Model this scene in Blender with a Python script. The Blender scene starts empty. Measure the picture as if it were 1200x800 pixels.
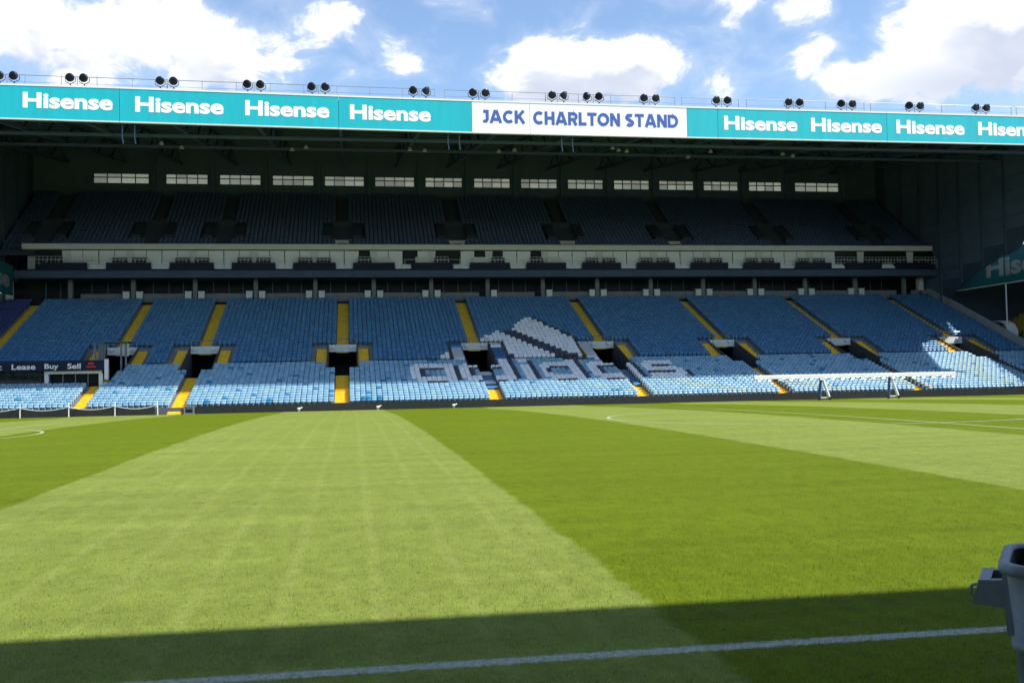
import bpy, math, random
import numpy as np
from mathutils import Matrix, Vector
random.seed(7); rng = np.random.default_rng(7)
S = bpy.context.scene
COL = S.collection

# ------------------------------------------------------------------ camera
CAM_H = 1.953
cam = bpy.data.cameras.new('camera'); cam.sensor_width = 36; cam.lens = 34.92
cam.clip_start = .05; cam.clip_end = 6000
camo = bpy.data.objects.new('camera', cam); COL.objects.link(camo)
_r = Vector((0.987131, -0.158716, -0.019525)); _u = Vector((0.012673, -0.044072, 0.998948)); _f = Vector((0.159410, 0.986340, 0.041494))
camo.matrix_world = Matrix(((_r.x, _u.x, -_f.x, 0), (_r.y, _u.y, -_f.y, 0), (_r.z, _u.z, -_f.z, CAM_H), (0, 0, 0, 1)))
S.camera = camo

# ------------------------------------------------------------------ exposure
S.view_settings.view_transform = 'Standard'; S.view_settings.look = 'None'
S.view_settings.gamma = 1; S.view_settings.use_curve_mapping = False
S.view_settings.exposure = 1.0
S.cycles.use_denoising = True
S.render.use_persistent_data = False
S.cycles.max_bounces = 5; S.cycles.diffuse_bounces = 4; S.cycles.transparent_max_bounces = 8

# ------------------------------------------------------------------ sun and sky
SUN_EL = 52.0; SUN_AZ = 58.5          # azimuth from straight behind the camera (-Y) towards +X
sdir = Vector((math.sin(math.radians(SUN_AZ)) * math.cos(math.radians(SUN_EL)),
               -math.cos(math.radians(SUN_AZ)) * math.cos(math.radians(SUN_EL)),
               math.sin(math.radians(SUN_EL))))
sl = bpy.data.lights.new('sun', 'SUN'); sl.energy = 3.55; sl.angle = math.radians(.53); sl.color = (1, .96, .89)
slo = bpy.data.objects.new('sun', sl); COL.objects.link(slo)
slo.rotation_euler = sdir.to_track_quat('Z', 'Y').to_euler()

W = bpy.data.worlds.new('World'); S.world = W; W.use_nodes = True
def build_world():
    nt = W.node_tree; N = nt.nodes; L = nt.links; N.clear()
    out = N.new('ShaderNodeOutputWorld'); bg = N.new('ShaderNodeBackground'); L.new(bg.outputs[0], out.inputs[0])
    sky = N.new('ShaderNodeTexSky'); sky.sky_type = 'NISHITA'; sky.sun_disc = False
    sky.sun_elevation = math.radians(SUN_EL)
    sky.sun_rotation = math.atan2(sdir.x, sdir.y)
    sky.air_density = 1.0; sky.dust_density = .6; sky.ozone_density = 2.5
    bg.inputs[1].default_value = .11
    tc = N.new('ShaderNodeTexCoord'); sep = N.new('ShaderNodeSeparateXYZ'); L.new(tc.outputs['Generated'], sep.inputs[0])
    def M(op, a, b=None, c=None, clamp=False):
        n = N.new('ShaderNodeMath'); n.operation = op; n.use_clamp = clamp
        for i, v in enumerate((a, b, c)):
            if v is None: continue
            if isinstance(v, (int, float)): n.inputs[i].default_value = v
            else: L.new(v, n.inputs[i])
        return n.outputs[0]
    az = M('ARCTAN2', sep.outputs[0], sep.outputs[1]); el = M('ARCSINE', sep.outputs[2])
    cb = N.new('ShaderNodeCombineXYZ'); L.new(az, cb.inputs[0]); L.new(M('MULTIPLY', el, 1.5), cb.inputs[1])
    def noise(scale, detail, rough, off, dist=0.0):
        mp = N.new('ShaderNodeVectorMath'); mp.operation = 'ADD'; L.new(cb.outputs[0], mp.inputs[0]); mp.inputs[1].default_value = off
        n = N.new('ShaderNodeTexNoise'); n.inputs['Scale'].default_value = scale; n.inputs['Detail'].default_value = detail
        n.inputs['Roughness'].default_value = rough; n.inputs['Distortion'].default_value = dist
        L.new(mp.outputs[0], n.inputs['Vector']); return n.outputs['Fac']
    def field_at(de):
        big = noise(3.2, 3, .5, (3.1, 1.7 + de * 1.5, 0)); fine = noise(14, 9, .58, (8.2, 3.3 + de * 1.5, 0), .35)
        body = None
        for (a, e, ra, re, w) in CLOUDS:
            d2 = M('ADD', M('POWER', M('DIVIDE', M('SUBTRACT', az, a), ra), 2), M('POWER', M('DIVIDE', M('SUBTRACT', el, e - de), re), 2))
            b = M('MULTIPLY', M('EXPONENT', M('MULTIPLY', d2, -1)), w)
            body = b if body is None else M('ADD', body, b)
        return M('ADD', M('MULTIPLY', body, 1.2), M('ADD', M('MULTIPLY', M('SUBTRACT', fine, .5), 1.9), M('MULTIPLY', M('SUBTRACT', big, .5), .7)))
    field = field_at(0.0); above = field_at(.022)
    def ramp(v, lo, hi):
        n = N.new('ShaderNodeMapRange'); n.interpolation_type = 'SMOOTHSTEP'; L.new(v, n.inputs[0])
        n.inputs[1].default_value = lo; n.inputs[2].default_value = hi; return n.outputs[0]
    dense = ramp(field, .20, .50); veil = M('MULTIPLY', ramp(M('ADD', field, M('MULTIPLY', noise(5, 6, .6, (1, 9, 0), .5), .5)), .15, .9), .40)
    mask = M('MAXIMUM', dense, veil)
    shade = M('MULTIPLY', ramp(above, .40, .85), ramp(noise(6.5, 4, .5, (5.5, .4, 0), .2), .30, .62))      # grey undersides
    low = M('EXPONENT', M('MULTIPLY', M('ADD', M('POWER', M('DIVIDE', M('SUBTRACT', az, .60), .10), 2), M('POWER', M('DIVIDE', M('SUBTRACT', el, .262), .026), 2)), -1))
    shade = M('MAXIMUM', shade, M('MULTIPLY', low, .9))
    cc = N.new('ShaderNodeMix'); cc.data_type = 'RGBA'; L.new(shade, cc.inputs[0])
    cc.inputs[6].default_value = (5.3, 5.35, 5.5, 1); cc.inputs[7].default_value = (3.1, 3.4, 4.1, 1)
    mx = N.new('ShaderNodeMix'); mx.data_type = 'RGBA'; L.new(mask, mx.inputs[0])
    L.new(sky.outputs[0], mx.inputs[6]); L.new(cc.outputs[2], mx.inputs[7]); L.new(mx.outputs[2], bg.inputs[0])
# cumulus: azimuth, elevation, half widths (radians), weight
CLOUDS = [(-.28, .317, .06, .04, .55), (-.33, .33, .04, .04, .35), (-.138, .327, .068, .040, .62), (-.03, .353, .03, .025, .55), (.065, .312, .07, .02, .22),
          (.246, .300, .085, .030, .85), (.20, .318, .03, .02, .3), (.285, .32, .035, .02, .35), (.395, .365, .03, .02, .5), (.46, .35, .03, .02, .35), (.40, .30, .09, .03, .16),
          (.497, .277, .03, .014, .6), (.586, .316, .045, .028, .7), (.645, .315, .03, .03, .5), (.60, .272, .09, .028, .55)]
build_world()
W.cycles.sampling_method = 'MANUAL'; W.cycles.sample_map_resolution = 512

# ------------------------------------------------------------------ helpers
class MB:
    def __init__(s): s.v = []; s.f = []; s.m = []
    def quad(s, a, b, c, d, m=0):
        n = len(s.v); s.v += [a, b, c, d]; s.f.append((n, n + 1, n + 2, n + 3)); s.m.append(m); return s
    def poly(s, pts, m=0):
        n = len(s.v); s.v += list(pts); s.f.append(tuple(range(n, n + len(pts)))); s.m.append(m); return s
    def hexa(s, p, m=0):      # 8 points: bottom ring 0-3, top ring 4-7
        n = len(s.v); s.v += list(p)
        for f in ((3, 2, 1, 0), (4, 5, 6, 7), (0, 1, 5, 4), (1, 2, 6, 5), (2, 3, 7, 6), (3, 0, 4, 7)):
            s.f.append(tuple(n + i for i in f)); s.m.append(m)
        return s
    def box(s, x0, x1, y0, y1, z0, z1, m=0):
        return s.hexa([(x0, y0, z0), (x1, y0, z0), (x1, y1, z0), (x0, y1, z0), (x0, y0, z1), (x1, y0, z1), (x1, y1, z1), (x0, y1, z1)], m)
    def beam(s, a, b, w, h, m=0):     # rectangular bar from a to b, w across, h upwards
        a = Vector(a); b = Vector(b); d = (b - a).normalized(); up = Vector((0, 0, 1))
        if abs(d.z) > .98: up = Vector((0, 1, 0))
        sx = d.cross(up).normalized() * (w / 2); sz = sx.cross(d).normalized() * (h / 2)
        return s.hexa([tuple(q) for q in (a - sx - sz, a + sx - sz, b + sx - sz, b - sx - sz, a - sx + sz, a + sx + sz, b + sx + sz, b - sx + sz)], m)
    def tube(s, pts, r, n=8, m=0, cap=True):
        pts = [Vector(q) for q in pts]; base = len(s.v)
        for i, q in enumerate(pts):
            d = (pts[min(i + 1, len(pts) - 1)] - pts[max(i - 1, 0)]).normalized()
            up = Vector((0, 0, 1)) if abs(d.z) < .9 else Vector((0, 1, 0))
            a = d.cross(up).normalized(); b = d.cross(a)
            rr = r[i] if isinstance(r, (list, tuple)) else r
            for k in range(n):
                t = 2 * math.pi * k / n; s.v.append(tuple(q + a * math.cos(t) * rr + b * math.sin(t) * rr))
        for i in range(len(pts) - 1):
            for k in range(n):
                s.f.append((base + i * n + k, base + i * n + (k + 1) % n, base + (i + 1) * n + (k + 1) % n, base + (i + 1) * n + k)); s.m.append(m)
        if cap:
            s.f.append(tuple(base + k for k in range(n))[::-1]); s.m.append(m)
            e = base + (len(pts) - 1) * n; s.f.append(tuple(e + k for k in range(n))); s.m.append(m)
        return s
    def mesh(s, name, mats):
        me = bpy.data.meshes.new(name); me.from_pydata(s.v, [], s.f)
        for m in (mats if isinstance(mats, (list, tuple)) else [mats]): me.materials.append(m)
        me.polygons.foreach_set('material_index', s.m); me.update(); return me

def put(name, me, parent=None, loc=(0, 0, 0), label=None, cat=None, group=None, kind=None):
    o = bpy.data.objects.new(name, me); COL.objects.link(o)
    if parent is not None:
        o.parent = parent
        if parent.type == 'EMPTY': o.matrix_parent_inverse = Matrix.Translation(-Vector(parent.location))
    o.location = loc
    for k, v in (('label', label), ('category', cat), ('group', group), ('kind', kind)):
        if v: o[k] = v
    return o
def root(name, loc, label, cat, group=None):
    o = bpy.data.objects.new(name, None); COL.objects.link(o); o.location = loc; o.empty_display_size = .3
    o['label'] = label; o['category'] = cat
    if group: o['group'] = group
    return o
def smooth(me):
    me.polygons.foreach_set('use_smooth', [True] * len(me.polygons)); return me

def mat(name, col, rough=.6, var=.12, scale=3., spec=.5, metal=0., bump=0., attr=None, stretch=None):
    m = bpy.data.materials.new(name); m.use_nodes = True; nt = m.node_tree; N = nt.nodes; L = nt.links
    p = N['Principled BSDF']; p.inputs['Roughness'].default_value = rough; p.inputs['Metallic'].default_value = metal
    p.inputs['Specular IOR Level'].default_value = spec
    g = N.new('ShaderNodeNewGeometry'); mp = N.new('ShaderNodeMapping'); L.new(g.outputs['Position'], mp.inputs[0])
    mp.inputs['Scale'].default_value = stretch or (1, 1, 1)
    n = N.new('ShaderNodeTexNoise'); n.inputs['Scale'].default_value = scale; n.inputs['Detail'].default_value = 6; n.inputs['Roughness'].default_value = .65
    L.new(mp.outputs[0], n.inputs['Vector'])
    mr = N.new('ShaderNodeMapRange'); L.new(n.outputs['Fac'], mr.inputs[0]); mr.inputs[1].default_value = .25; mr.inputs[2].default_value = .75
    mr.inputs[3].default_value = 1 - var; mr.inputs[4].default_value = 1 + var
    mx = N.new('ShaderNodeVectorMath'); mx.operation = 'MULTIPLY'
    if attr:
        a = N.new('ShaderNodeAttribute'); a.attribute_name = attr; L.new(a.outputs['Color'], mx.inputs[0])
    else: mx.inputs[0].default_value = col[:3]
    L.new(mr.outputs[0], mx.inputs[1]); L.new(mx.outputs[0], p.inputs['Base Color'])
    if bump:
        b = N.new('ShaderNodeBump'); b.inputs['Strength'].default_value = bump; b.inputs['Distance'].default_value = .02
        L.new(n.outputs['Fac'], b.inputs['Height']); L.new(b.outputs[0], p.inputs['Normal'])
    return m

M_conc = mat('concrete', (.23, .235, .24), .85, .2, 1.5, bump=.2)
M_concd = mat('dark_concrete', (.08, .09, .105), .85, .25, 1.2, bump=.2)
M_yellow = mat('yellow_paint', (.90, .54, .022), .6, .30, 5)
M_black = mat('black_board', (.016, .018, .021), .5, .3, 2)
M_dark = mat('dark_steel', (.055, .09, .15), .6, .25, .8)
M_clad = mat('grey_cladding', (.10, .15, .24), .55, .2, .6)
M_panelw = mat('white_panel', (.86, .86, .88), .5, .05, 2)
M_lgrey = mat('light_grey_band', (.72, .73, .70), .6, .08, 1.5)
M_navy = mat('navy_panel', (.013, .017, .038), .5, .2, 1.5, spec=.2)
M_glassd = mat('dark_glass', (.012, .015, .018), .35, .2, 1, spec=.15)
M_white = mat('white_paint', (.78, .78, .77), .45, .05, 3)
M_teal = mat('teal_vinyl', (.006, .43, .49), .42, .09, .8, stretch=(2.5, 1, .25))
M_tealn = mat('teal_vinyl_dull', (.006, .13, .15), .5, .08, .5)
M_wboard = mat('white_vinyl', (.84, .84, .84), .42, .05, .8, stretch=(2.5, 1, .25))
M_blue = mat('blue_letters', (.045, .10, .36), .5, .05, 2)
M_letw = mat('white_letters', (.86, .86, .86), .45, .03, 2)
M_greyst = mat('galvanised_steel', (.32, .33, .34), .4, .15, 4, metal=.6)
M_lamp = mat('black_lamp', (.012, .013, .016), .35, .2, 6)
M_seat = mat('seat_plastic', (1, 1, 1), .30, .06, 9, spec=.7, attr='col')
M_coverw = mat('white_cover_sheet', (.82, .82, .84), .6, .08, 2)
M_coverb = mat('blue_cover_sheet', (.06, .20, .42), .6, .1, 2)
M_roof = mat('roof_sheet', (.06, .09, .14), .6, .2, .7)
M_bin = mat('grey_bin_plastic', (.23, .25, .27), .5, .2, 14, bump=.08)
M_bind = mat('dark_bin_inside', (.02, .024, .03), .6, .15, 10)
M_red = mat('red_print', (.5, .02, .04), .5, .05, 3)

# ------------------------------------------------------------------ ground and pitch
D0 = 6.99; CX = 20.12; CY = D0 + 34
def crown(y):
    t = (y - CY) / 34.
    return .30 * max(0, 1 - t * t)

def grass_material(name='mown_grass', gain=1.0):
    m = bpy.data.materials.new(name); m.use_nodes = True; nt = m.node_tree; N = nt.nodes; L = nt.links
    p = N['Principled BSDF']; p.inputs['Roughness'].default_value = .75; p.inputs['Specular IOR Level'].default_value = .06
    def Mt(op, a, b=None, clamp=False):
        n = N.new('ShaderNodeMath'); n.operation = op; n.use_clamp = clamp
        for i, v in enumerate((a, b)):
            if v is None: continue
            if isinstance(v, (int, float)): n.inputs[i].default_value = v
            else: L.new(v, n.inputs[i])
        return n.outputs[0]
    g = N.new('ShaderNodeNewGeometry'); sep = N.new('ShaderNodeSeparateXYZ'); L.new(g.outputs['Position'], sep.inputs[0])
    X, Y = sep.outputs[0], sep.outputs[1]
    def noise(scale, detail, st=(1, 1, 1), rough=.6):
        mp = N.new('ShaderNodeMapping'); mp.inputs['Scale'].default_value = st; L.new(g.outputs['Position'], mp.inputs[0])
        n = N.new('ShaderNodeTexNoise'); n.inputs['Scale'].default_value = scale; n.inputs['Detail'].default_value = detail; n.inputs['Roughness'].default_value = rough
        L.new(mp.outputs[0], n.inputs['Vector']); return n.outputs['Fac']
    def mix(f, a, b):
        n = N.new('ShaderNodeMix'); n.data_type = 'RGBA'
        L.new(f, n.inputs[0]) if not isinstance(f, float) else None
        if isinstance(f, float): n.inputs[0].default_value = f
        for i, v in ((6, a), (7, b)):
            if isinstance(v, tuple): n.inputs[i].default_value = v + (1,)
            else: L.new(v, n.inputs[i])
        return n.outputs[2]
    wob = Mt('MULTIPLY', Mt('SUBTRACT', noise(.7, 4), .5), .25)
    xs = Mt('ADD', X, Mt('ADD', wob, Mt('MULTIPLY', Mt('SUBTRACT', noise(9, 3), .5), .16)))
    # stripes 7.9 m wide, one running from -5.39 to 2.5
    ph = Mt('FRACT', Mt('DIVIDE', Mt('ADD', xs, 5.39 + 15.8 * 40), 15.8))
    tri = Mt('ABSOLUTE', Mt('SUBTRACT', ph, .25))      # < .25 in the light stripe
    tri = Mt('MINIMUM', tri, Mt('ABSOLUTE', Mt('SUBTRACT', ph, 1.25)))
    mr = N.new('ShaderNodeMapRange'); L.new(tri, mr.inputs[0]); mr.inputs[1].default_value = .2535; mr.inputs[2].default_value = .2465
    light = mr.outputs[0]
    fine = noise(60, 3, rough=.7); mid = noise(5, 6, (1, .6, 1)); bigp = noise(.35, 5, (1.6, .55, 1)); band = noise(.5, 4, (.25, 2.2, 1))
    dcol = mix(bigp, (.098, .136, .004), (.122, .164, .007)); lcol = mix(bigp, (.160, .203, .030), (.205, .245, .055))
    # fine roller lines along the light stripes
    rl = Mt('SINE', Mt('MULTIPLY', Mt('ADD', X, Mt('MULTIPLY', wob, .5)), 7.6)); rl = Mt('MULTIPLY', Mt('SUBTRACT', rl, .75), 1.6, True)
    rl = Mt('MULTIPLY', rl, Mt('MULTIPLY', noise(.4, 3, (2.5, .25, 1)), .95))
    lcol = mix(rl, lcol, (.27, .31, .09))
    c = mix(light, dcol, lcol)
    # patchy turf: cross bands and tufts
    f1 = N.new('ShaderNodeMapRange'); L.new(band, f1.inputs[0]); f1.inputs[1].default_value = .3; f1.inputs[2].default_value = .7; f1.inputs[3].default_value = .88; f1.inputs[4].default_value = 1.10
    f2 = N.new('ShaderNodeMapRange'); L.new(mid, f2.inputs[0]); f2.inputs[1].default_value = .3; f2.inputs[2].default_value = .7; f2.inputs[3].default_value = .86; f2.inputs[4].default_value = 1.14
    f3 = N.new('ShaderNodeMapRange'); L.new(fine, f3.inputs[0]); f3.inputs[1].default_value = .3; f3.inputs[2].default_value = .7; f3.inputs[3].default_value = .70; f3.inputs[4].default_value = 1.28
    fm = Mt('MULTIPLY', Mt('MULTIPLY', f1.outputs[0], gain), Mt('MULTIPLY', f2.outputs[0], f3.outputs[0]))
    vm = N.new('ShaderNodeVectorMath'); vm.operation = 'MULTIPLY'; L.new(c, vm.inputs[0]); L.new(fm, vm.inputs[1])
    # worn brownish patches by the near touchline
    wr = noise(.9, 5); w2 = N.new('ShaderNodeMapRange'); L.new(wr, w2.inputs[0]); w2.inputs[1].default_value = .55; w2.inputs[2].default_value = .75; w2.inputs[4].default_value = .35
    yn = N.new('ShaderNodeMapRange'); L.new(Y, yn.inputs[0]); yn.inputs[1].default_value = 10; yn.inputs[2].default_value = 7.5
    c2 = mix(Mt('MULTIPLY', w2.outputs[0], yn.outputs[0]), vm.outputs[0], (.12, .11, .045))
    # chalk on the near touchline
    dl = Mt('ABSOLUTE', Mt('SUBTRACT', Y, Mt('ADD', D0, Mt('MULTIPLY', Mt('SUBTRACT', noise(14, 5), .5), .12))))
    ln = N.new('ShaderNodeMapRange'); L.new(dl, ln.inputs[0]); ln.inputs[1].default_value = .10; ln.inputs[2].default_value = .05
    ln2 = Mt('MULTIPLY', ln.outputs[0], Mt('ADD', Mt('MULTIPLY', noise(22, 5), 1.5), -.18), True)
    c3 = mix(ln2, c2, (.60, .63, .62))
    L.new(c3, p.inputs['Base Color'])
    b = N.new('ShaderNodeBump'); b.inputs['Strength'].default_value = .6; b.inputs['Distance'].default_value = .03; L.new(fine, b.inputs['Height'])
    if name == 'mown_grass': L.new(b.outputs[0], p.inputs['Normal'])
    else:                       # thin blades let half the light through
        tl = N.new('ShaderNodeBsdfTranslucent'); L.new(c3, tl.inputs[0]); ms = N.new('ShaderNodeMixShader'); ms.inputs[0].default_value = .5
        L.new(p.outputs[0], ms.inputs[1]); L.new(tl.outputs[0], ms.inputs[2]); L.new(ms.outputs[0], N['Material Output'].inputs[0])
    return m
M_grass = grass_material(); M_blade = grass_material('grass_blade', 1.75)

g = MB().quad((-2500, -2500, -.03), (2500, -2500, -.03), (2500, 2500, -.03), (-2500, 2500, -.03))
put('ground', g.mesh('ground', M_concd), kind='structure')
def sheet(x0, x1, y0, y1, nx, ny, dz, name, m):
    xs = np.linspace(x0, x1, nx + 1); ys = np.linspace(y0, y1, ny + 1); v = []; f = []
    for y in ys:
        for x in xs: v.append((x, y, crown(y) + dz))
    for j in range(ny):
        for i in range(nx): a = j * (nx + 1) + i; f.append((a, a + 1, a + nx + 2, a + nx + 1))
    me = bpy.data.meshes.new(name); me.from_pydata(v, [], f); me.materials.append(m); smooth(me); return me
put('pitch', sheet(-36, 75, 1.2, 80.9, 6, 80, 0, 'pitch', M_grass), kind='structure')

M_line = mat('line_paint', (.36, .41, .24), .8, .3, 8)
def ribbon(name, pts, w):
    v = []; f = []
    P = [Vector((x, y, 0)) for x, y in pts]
    for i, q in enumerate(P):
        d = (P[min(i + 1, len(P) - 1)] - P[max(i - 1, 0)]).normalized(); n = Vector((-d.y, d.x, 0)) * (w / 2)
        for sgn in (1, -1):
            a = q + n * sgn; v.append((a.x, a.y, crown(a.y) + .006))
    for i in range(len(P) - 1): f.append((2 * i, 2 * i + 1, 2 * i + 3, 2 * i + 2))
    me = bpy.data.meshes.new(name); me.from_pydata(v, [], f); me.materials.append(M_line)
    return put(name, me, kind='structure')
def seg(a, b, n=40): return [(a[0] + (b[0] - a[0]) * i / n, a[1] + (b[1] - a[1]) * i / n) for i in range(n + 1)]
ribbon('centre_circle', [(CX + 9.15 * math.cos(t), CY + 9.15 * math.sin(t)) for t in np.linspace(0, 2 * math.pi, 97)], .13)
ribbon('halfway_line', seg((CX, D0 + .1), (CX, D0 + 68)), .12)
ribbon('far_touchline', seg((CX - 52.5, D0 + 68), (CX + 52.5, D0 + 68)), .12)
for sgn, nm in ((-1, 'north'), (1, 'south')):
    gx = CX + sgn * 52.5; px = gx - sgn * 16.5
    ribbon('penalty_area_line', seg((gx, CY - 20.16), (px, CY - 20.16), 8) + seg((px, CY - 20.16), (px, CY + 20.16)) + seg((px, CY + 20.16), (gx, CY + 20.16), 8), .12)
    sx = gx - sgn * 11; a0 = math.acos(5.5 / 9.15)
    ribbon('penalty_arc', [(sx - sgn * 9.15 * math.cos(t), CY + 9.15 * math.sin(t)) for t in np.linspace(-a0, a0, 40)], .12)

def grass_blades():
    n = 150000
    y = 4.6 + 21 * rng.random(n) ** 2.3; x = y * (-.37 + 1.17 * rng.random(n))
    h = (.012 + .018 * rng.random(n)) * np.clip(1.35 - y / 26, .35, 1); w = .0022 + .0022 * rng.random(n); th = rng.random(n) * 6.283
    lean = .9 * h * rng.random(n); la = rng.random(n) * 6.283
    z = np.array([crown(t) for t in y])
    v = np.empty((n, 3, 3)); c, s = np.cos(th), np.sin(th)
    v[:, 0] = np.stack([x - c * w, y - s * w, z - .002], 1); v[:, 1] = np.stack([x + c * w, y + s * w, z - .002], 1)
    v[:, 2] = np.stack([x + np.cos(la) * lean, y + np.sin(la) * lean, z + h], 1)
    me = bpy.data.meshes.new('grass_blades'); me.vertices.add(n * 3); me.vertices.foreach_set('co', v.ravel())
    me.loops.add(n * 3); me.loops.foreach_set('vertex_index', np.arange(n * 3)); me.polygons.add(n)
    me.polygons.foreach_set('loop_start', np.arange(n) * 3); me.polygons.foreach_set('loop_total', np.full(n, 3))
    me.materials.append(M_blade); me.update(); me.validate()
    put('grass', me, label='short mown grass blades of the pitch nearest the viewer', cat='grass', kind='stuff')
grass_blades()

# ------------------------------------------------------------------ the far stand
YF = 78.0                                             # roof front edge
XR = 69.35; XL = -36.2                                # end walls
B = 12.84; A0 = -.86
AIS = {-3: -32.3, -2: -21.2, -1: A0 - B}
for k in range(0, 6): AIS[k] = A0 + k * B
AIS[-1] = -13.7
LOW = [(82 + .618 * i, .35 + .197 * i, .618) for i in range(17)]
UPR = [(93.2 + .614 * j, 4.0 + .257 * j, .614) for j in range(28)]
ROWS = LOW + UPR                                      # 45 rows; the cross gangway lies between 16 and 17
VOMS = [-2, -1, 0, 1, 2, 3, 4, 5]
def blocked(i, x):                                    # True where row i has no seats or concrete at x
    for k, a in AIS.items():
        d = abs(x - a)
        if d < .60: return True
        if k in VOMS:
            if 17 <= i <= 23 and d < 2.5: return True
            if 14 <= i <= 16 and d < 1.4: return True
    return False

stand = root('football_stand', (16, 96, 0), 'long two tier football stand with blue seats under a deep dark roof', 'stand')
def terrace(rows, x0, x1, extra):
    mb = MB()
    for i, (y, z, run) in rows:
        cuts = [x0]
        for a, w in extra(i):
            cuts += [a - w, a + w]
        cuts.append(x1)
        for j in range(0, len(cuts), 2):
            if cuts[j + 1] - cuts[j] > .05: mb.box(cuts[j], cuts[j + 1], y, y + run, z - .5, z)
    return mb
def cutl(i):
    o = []
    for k in sorted(AIS):
        w = .6
        if k in VOMS:
            if 17 <= i <= 23: w = 2.5
            elif 14 <= i <= 16: w = 1.4
        o.append((AIS[k], w))
    return o
mb = terrace(list(enumerate(ROWS)), XL + .15, XR - .2, cutl)
gw = cutl(15)
cuts = [XL + .15] + [c for a, w in gw for c in (a - w, a + w)] + [XR - .2]
for j in range(0, len(cuts), 2): mb.box(cuts[j], cuts[j + 1], 92.506, 93.2, 3.2, 3.72)
put('lower_terrace', mb.mesh('lower_terrace', M_conc), stand)

# yellow stair flights with their steps
def step_mesh(w, run, h, m, nm): return MB().box(-w / 2, w / 2, 0, run, -h, 0).mesh(nm, m)
SM = {}
def step(parent, x, i, w, m):
    y, z, run = ROWS[i]; key = (w, run, m.name)
    if key not in SM: SM[key] = step_mesh(w, run, .62, m, 'step')
    put('step', SM[key], parent, (x, y, z - .02))
def flight(nm): return put(nm, MB().mesh(nm, M_conc), stand)
def rail_mesh(pts, r, m, nm='rail'):
    mb = MB(); mb.tube(pts, r, 6); return mb
for k in sorted(AIS):
    a = AIS[k]
    # carriage of the flight: two thin strings at the sides carry the steps
    def strings(i0, i1, w, x):
        mb = MB()
        for s in (-1, 1):
            xx = x + s * (w / 2 + .012)
            y0, z0, _ = ROWS[i0]; y1, z1, r1 = ROWS[i1]
            mb.hexa([(xx - .01, y0, z0 - .5), (xx + .01, y0, z0 - .5), (xx + .01, y1 + r1, z1 - .5), (xx - .01, y1 + r1, z1 - .5),
                     (xx - .01, y0, z0 - .03), (xx + .01, y0, z0 - .03), (xx + .01, y1 + r1, z1 - .03), (xx - .01, y1 + r1, z1 - .03)])
        return mb.mesh('stairway', M_conc)
    top = put('stairway', strings(24 if k in VOMS else 17, 44, 1.14, a), stand)
    for i in range(24 if k in VOMS else 17, 45): step(top, a, i, 1.14, M_yellow)
    lowm = put('stairway', strings(0, 13 if k in VOMS else 16, 1.14, a), stand)
    for i in range(0, 14 if k in VOMS else 17): step(lowm, a, i, 1.14, M_yellow)
    if k in VOMS:
        for s in (-1, 1):
            xx = a + s * 1.95
            fl = put('stairway', strings(17, 23, .98, xx), stand)
            for i in range(17, 24): step(fl, xx, i, .98, M_yellow)
        v = MB()                                     # the vomitory: floor, side walls, dark passage behind a lintel
        v.box(a - 1.38, a + 1.38, 90.7, 97.4, 2.55, 2.75)
        vo = put('vomitory', v.mesh('vomitory', M_concd), stand)
        for s in (-1, 1):
            w = MB(); xx = a + s * 1.375
            w.hexa([(xx - .06, 91.0, 2.76), (xx + .06, 91.0, 2.76), (xx + .06, 97.9, 2.76), (xx - .06, 97.9, 2.76),
                    (xx - .06, 91.0, 3.5), (xx + .06, 91.0, 3.5), (xx + .06, 97.9, 5.94), (xx - .06, 97.9, 5.94)])
            put('side_wall', w.mesh('side_wall', M_concd), vo)
        w = MB().box(a - 1.31, a + 1.31, 97.42, 97.8, 5.25, 5.95); put('lintel', w.mesh('lintel', M_lgrey), vo)
        w = MB(); w.box(a - 1.3, a + 1.3, 103.0, 103.2, 2.76, 5.7); w.box(a - 1.31, a + 1.31, 97.801, 103, 5.25, 5.7)
        w.box(a - 1.45, a - 1.31, 97.92, 103.2, 2.76, 5.3); w.box(a + 1.31, a + 1.45, 97.92, 103.2, 2.76, 5.3); w.box(a - 1.3, a + 1.3, 97.41, 103.2, 2.6, 2.74)
        put('passage', w.mesh('passage', M_black), vo)
        rl = MB(); rl.tube([(a - 1.35, 97.6, 6.5), (a + 1.35, 97.6, 6.5)], .035, 6)
        for q in (-1.3, -.45, .45, 1.3): rl.tube([(a + q, 97.6, 5.9), (a + q, 97.6, 6.5)], .03, 6)
        put('guard_rail', rl.mesh('guard_rail', M_greyst), vo)
        for q in (-.85, .75):                          # round speakers on the lintel
            sp = MB().tube([(a + q, 97.2, 5.72), (a + q, 97.41, 5.72)], [.16, .2], 10); put('speaker', sp.mesh('speaker', M_white), vo)

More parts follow.
